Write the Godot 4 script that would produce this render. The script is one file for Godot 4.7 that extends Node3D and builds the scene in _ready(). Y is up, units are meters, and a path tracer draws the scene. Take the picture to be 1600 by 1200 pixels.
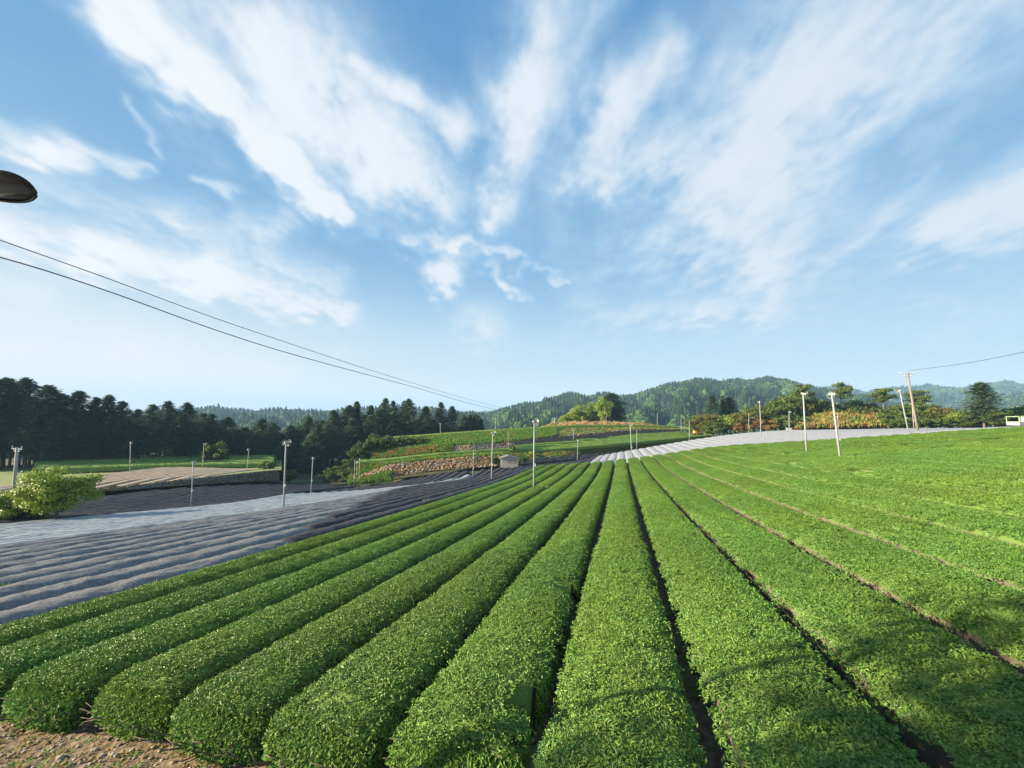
extends Node3D
# A terraced tea field on a slope in late afternoon light. Units are metres; the tea rows run along -z, x is across the rows.

const EYE := Vector3(0, 3.65, 0)
const FOCAL := 620.0          # in pixels of the 1600 x 1200 photograph
const PITCHED := 4.61
const YAWED := 15.25
const EXPOSURE := 3.3
const PITCH := 1.8            # distance from one tea row to the next

var lens_basis := Basis()
var rng := RandomNumberGenerator.new()
var noise := FastNoiseLite.new()
var fine := FastNoiseLite.new()
var ridge := FastNoiseLite.new()
var taken := {}
var M := {}

# ---------------------------------------------------------------- helpers

func at(px: float, py: float, depth: float) -> Vector3:
	return EYE + lens_basis * (Vector3((px - 800.0) / FOCAL, (600.0 - py) / FOCAL, -1.0) * depth)

func numbered(called: String) -> String:
	if not taken.has(called):
		taken[called] = 0
		return called
	taken[called] += 1
	return "%s_%03d" % [called, taken[called]]

func tag(o: Node, label: String, category: String, group := "") -> void:
	o.set_meta("label", label)
	o.set_meta("category", category)
	if group:
		o.set_meta("group", group)

func thing(called: String, label: String, category: String, where := Vector3.ZERO, group := "") -> Node3D:
	var o := Node3D.new()
	o.name = numbered(called)
	o.position = where
	add_child(o)
	tag(o, label, category, group)
	return o

func part(called: String, m: Mesh, parent: Node) -> MeshInstance3D:
	var o := MeshInstance3D.new()
	o.mesh = m
	o.name = called
	parent.add_child(o, true)
	return o

func structure(called: String, m: Mesh) -> MeshInstance3D:
	var o := MeshInstance3D.new()
	o.mesh = m
	o.name = numbered(called)
	add_child(o)
	o.set_meta("kind", "structure")
	return o

func copy_of(root: Node3D, where: Vector3, turn: float, size: Vector3, label: String, group := "") -> Node3D:
	var r: Node3D = root.duplicate()
	r.name = numbered(String(root.get_meta("called")))
	add_child(r)
	r.position = where
	r.rotation.y = turn
	r.scale = size
	tag(r, label, root.get_meta("category"), group)
	return r

func scatter(called: String, mesh: Mesh, buffer: PackedFloat32Array, parent: Node) -> MultiMeshInstance3D:
	if buffer.size() < 16:
		return null
	var mm := MultiMesh.new()
	mm.transform_format = MultiMesh.TRANSFORM_3D
	mm.use_colors = true
	mm.mesh = mesh
	mm.instance_count = buffer.size() / 16
	mm.buffer = buffer
	var o := MultiMeshInstance3D.new()
	o.multimesh = mm
	o.name = called
	parent.add_child(o, true)
	o.set_meta("kind", "stuff")
	return o

func put(buffer: PackedFloat32Array, up: Vector3, turn: float, size: Vector3, where: Vector3, tint: Color) -> void:
	var side := up.cross(Vector3(cos(turn), 0.13, sin(turn))).normalized()
	var fore := side.cross(up)
	var x := side * size.x
	var y := up * size.y
	var z := fore * size.z
	buffer.append_array([x.x, y.x, z.x, where.x, x.y, y.y, z.y, where.y, x.z, y.z, z.z, where.z, tint.r, tint.g, tint.b, 1.0])

const ONES := ["", "first", "second", "third", "fourth", "fifth", "sixth", "seventh", "eighth", "ninth", "tenth", "eleventh", "twelfth", "thirteenth", "fourteenth", "fifteenth", "sixteenth", "seventeenth", "eighteenth", "nineteenth"]
const TENS := ["", "", "twenty", "thirty", "forty", "fifty", "sixty"]
func nth(n: int) -> String:
	if n < 20:
		return ONES[n]
	if n % 10 == 0:
		return String(TENS[n / 10]).trim_suffix("y") + "ieth"
	return "%s-%s" % [TENS[n / 10], ONES[n % 10]]

class Shape:
	var v := PackedVector3Array()
	var c := PackedColorArray()
	var i := PackedInt32Array()
	var tint := Color(1, 1, 1)
	func point(p: Vector3) -> int:
		v.append(p)
		c.append(tint)
		return v.size() - 1
	func tri(a: int, b: int, d: int) -> void:
		i.append(a); i.append(b); i.append(d)
	func face(a: Vector3, b: Vector3, d: Vector3, e: Vector3) -> void:
		var n := point(a)
		point(b); point(d); point(e)
		i.append_array([n, n + 1, n + 2, n, n + 2, n + 3])
	func box(mid: Vector3, size: Vector3, b := Basis()) -> void:
		var p := []
		for k in 8:
			p.append(mid + b * ((Vector3(k & 1, (k >> 1) & 1, k >> 2) - Vector3.ONE * 0.5) * size))
		for q in [[0, 2, 3, 1], [4, 5, 7, 6], [0, 1, 5, 4], [2, 6, 7, 3], [0, 4, 6, 2], [1, 3, 7, 5]]:
			face(p[q[0]], p[q[1]], p[q[2]], p[q[3]])
	func tube(points: Array, radii: Array, sides := 8) -> void:
		var first := v.size()
		for n in points.size():
			var before: Vector3 = points[maxi(n - 1, 0)]
			var after: Vector3 = points[mini(n + 1, points.size() - 1)]
			var dir := (after - before).normalized()
			var s := dir.cross(Vector3.RIGHT if absf(dir.x) < 0.8 else Vector3.UP).normalized()
			var t := s.cross(dir)
			for k in sides:
				var a := TAU * k / sides
				point(points[n] + (s * cos(a) + t * sin(a)) * float(radii[n]))
		for n in points.size() - 1:
			for k in sides:
				var a := first + n * sides + k
				var b := first + n * sides + (k + 1) % sides
				i.append_array([a, b, b + sides, a, b + sides, a + sides])
		var e0 := point(points[0])
		var e1 := point(points[-1])
		var last := first + (points.size() - 1) * sides
		for k in sides:
			i.append_array([first + (k + 1) % sides, first + k, e0, last + k, last + (k + 1) % sides, e1])
	func sheet(across: int, along: int, p: PackedVector3Array, colors := PackedColorArray()) -> void:
		var first := v.size()
		v.append_array(p)
		if colors.size() == p.size():
			c.append_array(colors)
		else:
			for k in p.size():
				c.append(tint)
		for n in along - 1:
			for k in across - 1:
				var a := first + n * across + k
				i.append_array([a, a + 1, a + across + 1, a, a + across + 1, a + across])
	func mesh(m: Material, smooth := true) -> ArrayMesh:
		var a := []
		a.resize(Mesh.ARRAY_MAX)
		a[Mesh.ARRAY_VERTEX] = v
		a[Mesh.ARRAY_COLOR] = c
		a[Mesh.ARRAY_INDEX] = i
		var out := ArrayMesh.new()
		out.add_surface_from_arrays(Mesh.PRIMITIVE_TRIANGLES, a)
		if smooth:
			var st := SurfaceTool.new()
			st.create_from(out, 0)
			st.generate_normals()
			out = st.commit()
		out.surface_set_material(0, m)
		return out

# ---------------------------------------------------------------- materials

func plain(called: String, c: Color, rough := 0.9, spec := 0.5, colored := false) -> StandardMaterial3D:
	var m := StandardMaterial3D.new()
	m.resource_name = called
	m.albedo_color = c.linear_to_srgb()
	m.roughness = rough
	m.metallic_specular = spec
	m.vertex_color_use_as_albedo = colored
	return m

func grained(called: String, colors: Array, scale: float, rough: float, freq := 0.02, relief := 0.0, colored := false, spec := 0.4) -> StandardMaterial3D:
	var m := plain(called, Color(1, 1, 1), rough, spec, colored)
	var n := FastNoiseLite.new()
	n.seed = called.hash() % 9999
	n.frequency = freq
	n.fractal_octaves = 5
	var g := Gradient.new()
	g.offsets = PackedFloat32Array(range(colors.size()).map(func(k): return 0.2 + 0.6 * k / maxf(1, colors.size() - 1)))
	g.colors = PackedColorArray(colors.map(func(c): return (c as Color).linear_to_srgb()))
	var t := NoiseTexture2D.new()
	t.width = 512
	t.height = 512
	t.seamless = true
	t.noise = n
	t.color_ramp = g
	m.albedo_texture = t
	if relief > 0.0:
		var h := NoiseTexture2D.new()
		h.width = 512
		h.height = 512
		h.seamless = true
		h.noise = n
		m.heightmap_enabled = true
		m.heightmap_texture = h
		m.heightmap_scale = relief
	m.uv1_triplanar = true
	m.uv1_world_triplanar = true
	m.uv1_scale = Vector3.ONE * scale
	return m

func leafy(called: String, c: Color, rough := 0.5, through := 0.5, spec := 0.5) -> StandardMaterial3D:
	var m := plain(called, c, rough, spec, true)
	m.backlight_enabled = through > 0.0
	m.backlight = Color(through, through * 1.05, through * 0.45).linear_to_srgb()
	return m

func make_materials() -> void:
	M.tea = leafy("tea leaf", Color(0.15, 0.256, 0.054), 0.5, 0.28, 0.4)
	M.tea_core = grained("tea twigs", [Color(0.125, 0.205, 0.045), Color(0.15, 0.25, 0.052), Color(0.17, 0.275, 0.058)], 0.9, 0.95, 0.05)
	M.woody_side = grained("woody hedge side", [Color(0.1, 0.085, 0.064), Color(0.135, 0.112, 0.085), Color(0.17, 0.145, 0.11)], 1.5, 0.95, 0.05)
	M.twig = plain("tea branch", Color(0.13, 0.10, 0.075), 0.9)
	M.soil = grained("soil", [Color(0.11, 0.08, 0.052), Color(0.18, 0.13, 0.085), Color(0.26, 0.2, 0.145)], 0.35, 0.95, 0.03, 3.0, true)
	M.pebble = grained("pebble", [Color(0.2, 0.18, 0.15), Color(0.36, 0.31, 0.26)], 2.0, 0.9, 0.03, 0.0, true)
	M.gravel = grained("gravel road", [Color(0.15, 0.155, 0.16), Color(0.24, 0.245, 0.25), Color(0.36, 0.36, 0.35)], 1.2, 0.95, 0.06, 2.0)
	M.black_cloth = grained("black shade cloth", [Color(0.025, 0.026, 0.034), Color(0.039, 0.04, 0.05), Color(0.066, 0.067, 0.078)], 0.4, 0.8, 0.03, 0.6, false, 0.25)
	M.grey_cloth = grained("weathered grey cloth", [Color(0.075, 0.073, 0.074), Color(0.125, 0.12, 0.118), Color(0.2, 0.19, 0.18)], 0.5, 0.5, 0.035, 0.6, false, 0.55)
	M.silver_cloth = grained("silver shade cloth", [Color(0.19, 0.215, 0.24), Color(0.245, 0.27, 0.295), Color(0.31, 0.33, 0.35)], 0.25, 0.6, 0.02, 0.6, false, 0.5)
	M.white_cloth = grained("white frost cloth", [Color(0.19, 0.2, 0.23), Color(0.24, 0.252, 0.282), Color(0.29, 0.3, 0.325)], 0.15, 0.7, 0.02, 0.0, false, 0.4)
	M.beige_cloth = grained("straw coloured cloth", [Color(0.24, 0.175, 0.115), Color(0.36, 0.275, 0.19), Color(0.47, 0.38, 0.28)], 0.25, 0.9, 0.03)
	M.bank = grained("weedy bank", [Color(0.085, 0.15, 0.035), Color(0.13, 0.205, 0.05), Color(0.22, 0.2, 0.085), Color(0.14, 0.21, 0.055)], 0.13, 0.95, 0.02, 0.0, true)
	M.earth = grained("orange earth", [Color(0.2, 0.1, 0.035), Color(0.34, 0.18, 0.07), Color(0.42, 0.25, 0.11)], 0.16, 0.95, 0.02, 4.0)
	M.stone = grained("field stone", [Color(0.55, 0.52, 0.48), Color(0.9, 0.86, 0.8)], 0.8, 0.9, 0.03, 0.0, true)
	M.wall_earth = grained("earth between stones", [Color(0.13, 0.085, 0.04), Color(0.26, 0.165, 0.075)], 0.4, 0.95, 0.03)
	M.grass = leafy("grass blade", Color(0.155, 0.27, 0.055), 0.7, 0.3, 0.3)
	M.needle = leafy("cedar needle", Color(0.115, 0.2, 0.125), 0.75, 0.22, 0.3)
	M.leaf = leafy("broad leaf", Color(0.085, 0.13, 0.03), 0.6, 0.45, 0.35)
	M.bright_leaf = leafy("young broad leaf", Color(0.21, 0.29, 0.035), 0.5, 0.5, 0.4)
	M.olive_leaf = leafy("olive leaf", Color(0.135, 0.13, 0.04), 0.65, 0.4, 0.3)
	M.dry_leaf = leafy("dry leaf", Color(0.2, 0.125, 0.05), 0.7, 0.35, 0.3)
	M.bark = grained("bark", [Color(0.09, 0.07, 0.055), Color(0.2, 0.165, 0.14)], 0.5, 0.95, 0.03)
	M.wood_hill = plain("wooded slope", Color(0.05, 0.08, 0.03), 0.95, 0.2, true)
	M.far_crown = leafy("far crown", Color(0.05, 0.095, 0.045), 0.85, 0.2, 0.2)
	M.steel = grained("galvanised pole", [Color(0.24, 0.25, 0.26), Color(0.34, 0.35, 0.36)], 0.4, 0.55, 0.03)
	M.white_paint = plain("white paint", Color(0.33, 0.34, 0.33), 0.45)
	M.dark_metal = plain("dark metal", Color(0.05, 0.05, 0.055), 0.5)
	M.concrete = grained("concrete pole", [Color(0.3, 0.29, 0.27), Color(0.42, 0.4, 0.37)], 0.5, 0.9, 0.03)
	M.rust_wood = grained("brown pole", [Color(0.17, 0.15, 0.125), Color(0.25, 0.22, 0.185)], 0.5, 0.85, 0.03)
	M.cable = plain("cable", Color(0.015, 0.015, 0.018), 0.6)
	M.board = grained("weathered boards", [Color(0.42, 0.36, 0.29), Color(0.6, 0.54, 0.46)], 0.6, 0.85, 0.03, 0.0)
	M.roof_sheet = grained("roof sheet", [Color(0.12, 0.11, 0.11), Color(0.2, 0.19, 0.185)], 0.6, 0.7, 0.03)
	M.yellow = plain("yellow paint", Color(0.62, 0.36, 0.08), 0.5)
	M.rubber = plain("rubber", Color(0.02, 0.02, 0.02), 0.8)
	M.glass = plain("dark glass", Color(0.03, 0.04, 0.045), 0.1)
	M.green_frame = plain("green frame", Color(0.35, 0.45, 0.3), 0.5)
	M.plaster = grained("grey siding", [Color(0.3, 0.3, 0.29), Color(0.42, 0.41, 0.4)], 0.4, 0.85, 0.03)
	M.lens = plain("dark lamp lens", Color(0.045, 0.045, 0.05), 0.15)
	M.lamp_shell = plain("dark lamp shell", Color(0.012, 0.012, 0.014), 0.25)

# ---------------------------------------------------------------- sky

# Clouds as soft strokes: opacity, then points of azimuth, elevation and half width in degrees.
const STROKES := [
	[1.60, [[-64.2, 38.6, 2.29], [-56.0, 34.6, 2.32], [-48.1, 30.9, 2.26], [-39.6, 25.6, 1.47]]],
	[0.72, [[-54.9, 43.1, 7.11], [-44.1, 38.0, 7.51], [-34.0, 33.3, 6.05], [-25.7, 29.3, 3.93]]],
	[0.95, [[-8.7, 50.3, 3.38], [-13.1, 40.6, 3.73], [-17.7, 28.1, 2.44]]],
	[0.40, [[-0.4, 49.1, 2.72], [-8.4, 40.4, 2.70]]],
	[0.35, [[-42.9, 43.2, 0.78], [-39.5, 41.4, 1.07]]],
	[0.60, [[-37.8, 41.5, 1.33], [-30.6, 40.1, 1.96], [-23.0, 37.8, 2.40], [-24.4, 34.8, 1.77]]],
	[0.85, [[8.2, 42.1, 2.95], [0.6, 38.9, 3.65], [-3.3, 32.1, 3.61]]],
	[0.60, [[16.4, 34.9, 4.82], [8.5, 31.7, 5.18], [0.3, 30.2, 3.02]]],
	[0.62, [[32.3, 38.9, 8.22], [23.8, 35.8, 9.03], [16.7, 27.2, 9.84], [17.7, 18.4, 6.21]]],
	[0.45, [[22.9, 39.4, 2.82], [25.5, 34.6, 3.66]]],
	[0.55, [[38.0, 35.1, 5.14], [30.7, 31.8, 5.84]]],
	[1.30, [[33.4, 18.0, 2.30], [38.8, 19.0, 3.00]]],
	[0.38, [[26.7, 17.8, 1.06], [29.9, 20.7, 1.18], [32.0, 22.9, 1.32]]],
	[0.55, [[8.9, 20.5, 1.99], [10.1, 20.4, 1.97]]],
	[0.60, [[16.1, 21.0, 2.65], [18.3, 16.8, 2.89], [17.8, 13.5, 2.39]]],
	[0.50, [[2.9, 14.0, 2.18], [11.0, 14.0, 1.54], [18.7, 12.4, 1.67]]],
	[0.40, [[-4.1, 15.3, 2.98], [-1.0, 13.4, 2.43]]],
	[1.20, [[-24.7, 20.1, 2.24], [-24.8, 18.4, 1.57]]],
	[0.60, [[-18.6, 20.8, 1.22], [-16.2, 18.6, 1.24], [-13.6, 16.3, 0.90]]],
	[0.65, [[-31.1, 23.7, 0.65], [-22.8, 24.0, 1.01], [-13.8, 22.7, 0.77]]],
	[0.35, [[-30.2, 22.6, 0.82], [-20.9, 22.4, 0.86]]],
	[0.50, [[-13.8, 21.2, 0.87], [-6.3, 19.3, 0.69]]],
	[0.40, [[-20.5, 25.5, 0.75], [-19.8, 25.9, 0.75]]],
	[0.60, [[-19.5, 13.3, 3.26], [-18.5, 12.4, 2.73]]],
	[0.65, [[-70.1, 24.1, 1.24], [-65.2, 24.3, 1.42], [-59.5, 25.0, 0.76]]],
	[0.45, [[-61.1, 30.0, 0.55], [-58.6, 27.1, 0.65]]],
	[0.70, [[-55.4, 25.1, 0.70], [-52.4, 24.9, 0.99]]],
	[0.50, [[-50.7, 22.2, 1.96], [-46.3, 23.5, 1.93], [-48.3, 21.0, 1.23]]],
	[0.95, [[-69.8, 16.4, 2.14], [-62.5, 16.0, 2.31], [-53.1, 16.0, 2.58], [-38.4, 13.5, 1.61]]],
	[0.45, [[-66.5, 20.7, 1.86], [-56.2, 20.4, 2.62], [-39.3, 17.9, 1.72]]],
	[0.40, [[-48.9, 19.0, 1.37], [-39.3, 16.3, 1.11]]],
	[0.40, [[-57.6, 15.0, 1.30], [-45.1, 12.4, 1.04]]],
	[0.50, [[-51.7, 5.9, 0.67], [-44.5, 5.9, 0.68]]],
	[0.35, [[30.4, 12.0, 0.77], [36.1, 9.6, 0.47]]],
	[0.30, [[32.4, 8.1, 0.52], [36.0, 8.3, 0.38]]],
	[0.20, [[19.1, 6.9, 0.83], [18.5, 8.1, 0.56]]],
	[0.25, [[-38.2, 8.5, 0.65], [-37.8, 9.4, 0.66]]],
	[0.50, [[-69.7, 4.9, 3.86], [-59.5, 5.0, 4.01], [-46.9, 4.7, 2.93]]],
	[0.35, [[-70.1, 11.3, 2.55], [-65.9, 11.8, 1.93]]],
	[0.25, [[-37.1, 24.9, 1.52], [-30.2, 24.1, 1.13]]],
	[0.18, [[-10.4, 33.3, 4.56], [-5.8, 22.2, 5.07]]],
	[0.30, [[3.2, 23.0, 7.14], [21.5, 18.3, 7.11], [32.2, 19.9, 3.58]]],
]

func make_sky() -> Image:
	var wide := 2400
	var high := 1200
	var k := wide / 360.0
	var half := high / 2
	# how much cloud there is: strokes laid into a map, then frayed with drawn-out noise
	var cw := 1200
	var ch := 300
	var ck := cw / 360.0
	var cover := PackedFloat32Array()
	cover.resize(cw * ch)
	for s in STROKES:
		var pts: Array = s[1]
		for n in pts.size() - 1:
			var a: Array = pts[n]
			var b: Array = pts[n + 1]
			var reach := 2.2 * maxf(a[2], b[2])
			var squeeze := cos(deg_to_rad(minf(70.0, (a[1] + b[1]) * 0.5)))
			var x0 := int((minf(a[0], b[0]) - reach / squeeze + 180.0) * ck)
			var x1 := int((maxf(a[0], b[0]) + reach / squeeze + 180.0) * ck)
			var y0 := maxi(0, int((minf(a[1], b[1]) - reach) * ck))
			var y1 := mini(ch - 1, int((maxf(a[1], b[1]) + reach) * ck))
			var ab := Vector2((b[0] - a[0]) * squeeze, b[1] - a[1])
			var len2 := maxf(ab.length_squared(), 0.0001)
			for y in range(y0, y1 + 1):
				for x in range(x0, x1 + 1):
					var p := Vector2((x / ck - 180.0 - a[0]) * squeeze, y / ck - a[1])
					var t := clampf(p.dot(ab) / len2, 0.0, 1.0)
					var d := (p - ab * t).length() / lerpf(a[2], b[2], t)
					if d < 2.2:
						var o := float(s[0]) * exp(-d * d * 0.9)
						var at_ := y * cw + posmod(x, cw)
						cover[at_] = maxf(cover[at_], cover[at_] * 0.55 + o * 0.9)
	var streak := FastNoiseLite.new()
	streak.seed = 5
	streak.frequency = 1.0
	streak.fractal_octaves = 6
	streak.fractal_gain = 0.55
	var puff := FastNoiseLite.new()
	puff.seed = 11
	puff.frequency = 1.0
	puff.fractal_octaves = 5
	var bytes := PackedByteArray()
	bytes.resize(wide * high * 3)
	var turned := deg_to_rad(-17.0)
	var ct := cos(turned)
	var st := sin(turned)
	var sun_az := deg_to_rad(-115.0)
	for y in half:
		var el := (half - 0.5 - y) / k
		var er := deg_to_rad(el)
		var h := sin(er)
		var spread := cos(er) / (h + 0.16)
		# clear air from horizon to zenith, in sRGB
		var low := Color(0.9, 0.945, 0.965)
		var base := low.lerp(Color(0.75, 0.86, 0.935), smoothstep(0.0, 8.0, el)).lerp(Color(0.515, 0.705, 0.86), smoothstep(6.0, 22.0, el)).lerp(Color(0.37, 0.585, 0.785), smoothstep(20.0, 50.0, el))
		var haze := 1.0 - smoothstep(0.0, 24.0, el)
		for x in wide:
			var az := deg_to_rad(fposmod((x + 0.5) / k + 180.0, 360.0) - 180.0)   # the picture begins at -z
			var cs := cos(az)
			var sn := sin(az)
			var px := (sn * ct - cs * st) * spread
			var py := (sn * st + cs * ct) * spread
			var n1 := streak.get_noise_2d(px * 4.0, py * 1.5)
			var n2 := puff.get_noise_2d(px * 6.5 + 40.0, py * 4.6)
			# fraying moves the edge of every stroke
			var fx := (rad_to_deg(az) + 180.0 + n1 * 2.2 + n2 * 1.3) * ck
			var fy := clampf((el + n2 * 1.6 + n1 * 1.0) * ck, 0.0, ch - 2.0)
			var ix := int(fx)
			var iy := int(fy)
			var tx := fx - ix
			var ty := fy - iy
			var r0 := iy * cw
			var q0 := posmod(ix, cw)
			var q1 := posmod(ix + 1, cw)
			var d := lerpf(lerpf(cover[r0 + q0], cover[r0 + q1], tx), lerpf(cover[r0 + cw + q0], cover[r0 + cw + q1], tx), ty)
			# elsewhere in the sky the same sort of cloud, from noise alone
			var out := smoothstep(75.0, 95.0, absf(rad_to_deg(az) + 15.0)) + smoothstep(52.0, 62.0, el)
			if out > 0.0:
				d = maxf(d, minf(out, 1.0) * (smoothstep(0.0, 0.45, n1 + 0.25 * n2) * 0.8))
			var n3 := puff.get_noise_2d(px * 22.0, py * 15.0 + 70.0)
			d += (n1 * 0.8 + n2 * 0.6 + n3 * 0.35) * (0.09 * smoothstep(3.0, 14.0, el) + 0.55 * d)
			d = lerpf(1.0 - exp(-1.5 * maxf(d, 0.0)), smoothstep(0.02, 1.0, d), 0.5) * 1.08
			d = minf(d, 1.0)
			var toward := 0.5 + 0.5 * cos(az - sun_az)
			var c := base.lerp(Color(1.0, 0.985, 0.955), haze * clampf(toward * toward * 1.1, 0.0, 0.9))
			c = c.lerp(Color(0.985, 0.985, 0.985).lerp(Color(0.82, 0.875, 0.93), (1.0 - toward) * 0.8), d * 0.96)
			var w := (y * wide + x) * 3
			bytes[w] = int(c.r * 255.0)
			bytes[w + 1] = int(c.g * 255.0)
			bytes[w + 2] = int(c.b * 255.0)
	for y in range(half, high):
		for x in range(0, wide):
			var w := (y * wide + x) * 3
			bytes[w] = 92
			bytes[w + 1] = 104
			bytes[w + 2] = 78
	return Image.create_from_data(wide, high, false, Image.FORMAT_RGB8, bytes)

# ---------------------------------------------------------------- the lie of the land

# heights of the top of the tea or cloth, below the eye: across, along, height
var knots := []
var weights := PackedFloat64Array()
const G0 := Vector2(-140, -44)
const GN := Vector2i(62, 56)
const GS := 4.0
var ground_grid := PackedFloat32Array()

func fitted(u: float, v: float) -> float:
	return -2.901 - 0.09013 * v + 0.000452 * v * v + 0.1239 * u + 0.000234 * u * v + 0.00292 * u * u

func make_land() -> void:
	for v in [-12.0, 4.0, 12.0, 22.0, 35.0, 50.0, 66.0]:
		for u in [-13.6, -8.0, -3.0, 2.0, 7.0, 12.5]:
			knots.append([u, v, fitted(u, v)])
		for u in [22.0, 36.0, 60.0]:
			knots.append([u, v, fitted(12.5, v) + 0.09 * (u - 12.5)])
	knots.append_array([[-20.8, 8.6, -5.4], [-31, 13, -6.6], [-31, 31, -8.6], [-31, 56, -10.6], [-31, 81, -12.9], [-22, 48, -8.9], [-31, -10, -4.6], [-22, 66, -10.2],
		[-55, 23, -9.7], [-57, 42, -12.2], [-53, 58, -13.1], [-55, -5, -7.0], [-44, 74, -13.9], [-50, 80, -14.9],
		[-5, 80, -9.0], [8, 80, -6.8], [22, 82, -4.6], [38, 82, -2.9], [58, 82, -1.9],
		[-5, 117, -10.9], [5.4, 117, -8.95], [22, 117, -5.7], [37, 117, -3.8], [51, 117, -3.36], [66, 117, -2.9],
		[-11.5, 109, -11.9], [-24.6, 87.6, -11.6], [-34.4, 89, -12.3], [-28, 92, -12.0], [-22, 99.6, -12.2], [-7, 121, -12.2], [-42, 86, -12.9],
		[-60, 45, -12.9], [-62, 62, -13.7], [-80, 56, -13.2], [-88, 46, -13.1], [-75, 67, -13.9], [-67, 85, -16.2], [-75, 30, -11.0], [-100, 30, -12.0], [-105, 70, -14.0], [-90, 95, -16.0],
		[-50, 110, -16.0], [-30, 130, -15.0], [0, 150, -14.0], [40, 150, -6.0], [80, 140, -3.5], [-60, 150, -17.0], [-110, 130, -17.0], [80, 60, 1.0], [90, 100, -1.5], [-130, 0, -10.0]])
	var n := knots.size()
	var s := n + 3
	var a := []
	for r in n:
		var row := PackedFloat64Array()
		row.resize(s + 1)
		for q in n:
			row[q] = basis_of(knots[r][0] - knots[q][0], knots[r][1] - knots[q][1])
		row[r] += 2.0
		row[n] = 1.0
		row[n + 1] = knots[r][0]
		row[n + 2] = knots[r][1]
		row[s] = knots[r][2]
		a.append(row)
	for r in 3:
		var row := PackedFloat64Array()
		row.resize(s + 1)
		for q in n:
			row[q] = 1.0 if r == 0 else knots[q][r - 1]
		a.append(row)
	for col in s:
		var best := col
		for r in range(col + 1, s):
			if absf(a[r][col]) > absf(a[best][col]):
				best = r
		var swap: PackedFloat64Array = a[col]
		a[col] = a[best]
		a[best] = swap
		var pivot: PackedFloat64Array = a[col]
		for r in range(col + 1, s):
			var row: PackedFloat64Array = a[r]
			var f := row[col] / pivot[col]
			if f != 0.0:
				for q in range(col, s + 1):
					row[q] -= f * pivot[q]
				a[r] = row
	weights.resize(s)
	for r in range(s - 1, -1, -1):
		var row: PackedFloat64Array = a[r]
		var x := row[s]
		for q in range(r + 1, s):
			x -= row[q] * weights[q]
		weights[r] = x / row[r]
	ground_grid.resize(GN.x * GN.y)
	for j in GN.y:
		for k in GN.x:
			var u := G0.x + k * GS
			var v := G0.y + j * GS
			var y := weights[n] + weights[n + 1] * u + weights[n + 2] * v
			for q in n:
				y += weights[q] * basis_of(u - knots[q][0], v - knots[q][1])
			ground_grid[j * GN.x + k] = y

func basis_of(x: float, y: float) -> float:
	var r2 := x * x + y * y
	return 0.0 if r2 < 1e-9 else r2 * log(r2) * 0.05

func spline(a: float, b: float, c: float, d: float, t: float) -> float:
	return b + 0.5 * t * (c - a + t * (2.0 * a - 5.0 * b + 4.0 * c - d + t * (3.0 * (b - c) + d - a)))

func top_at(u: float, v: float) -> float:   # world height of the trimmed tea tops
	var x := clampf((u - G0.x) / GS, 1.0, GN.x - 3.01)
	var y := clampf((v - G0.y) / GS, 1.0, GN.y - 3.01)
	var i := int(x)
	var j := int(y)
	var tx := x - i
	var ty := y - j
	var o := (j - 1) * GN.x + i - 1
	var r0 := spline(ground_grid[o], ground_grid[o + 1], ground_grid[o + 2], ground_grid[o + 3], tx)
	o += GN.x
	var r1 := spline(ground_grid[o], ground_grid[o + 1], ground_grid[o + 2], ground_grid[o + 3], tx)
	o += GN.x
	var r2 := spline(ground_grid[o], ground_grid[o + 1], ground_grid[o + 2], ground_grid[o + 3], tx)
	o += GN.x
	var r3 := spline(ground_grid[o], ground_grid[o + 1], ground_grid[o + 2], ground_grid[o + 3], tx)
	return spline(r0, r1, r2, r3, ty) + EYE.y

func soil_at(u: float, v: float) -> float:
	var y := top_at(u, v) - 0.78
	var away := maxf(maxf(-130.0 - u, u - 95.0), maxf(v - 168.0, -36.0 - v))
	return lerpf(y, -14.0, smoothstep(-20.0, 120.0, away))

# ---------------------------------------------------------------- ground

func stations(list: Array) -> PackedFloat32Array:   # [from, to, step] pieces
	var out := PackedFloat32Array()
	for l in list:
		var x: float = l[0]
		while x < l[1] - 0.001:
			out.append(x)
			x += l[2]
	out.append(list[-1][1])
	return out

func road_edge(u: float) -> float:
	return 3.85 + 0.05 * (u + 8.0) - maxf(0.0, u + 6.2) * 0.55 + 0.12 * fine.get_noise_2d(u * 6.0, 3.0)

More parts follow.
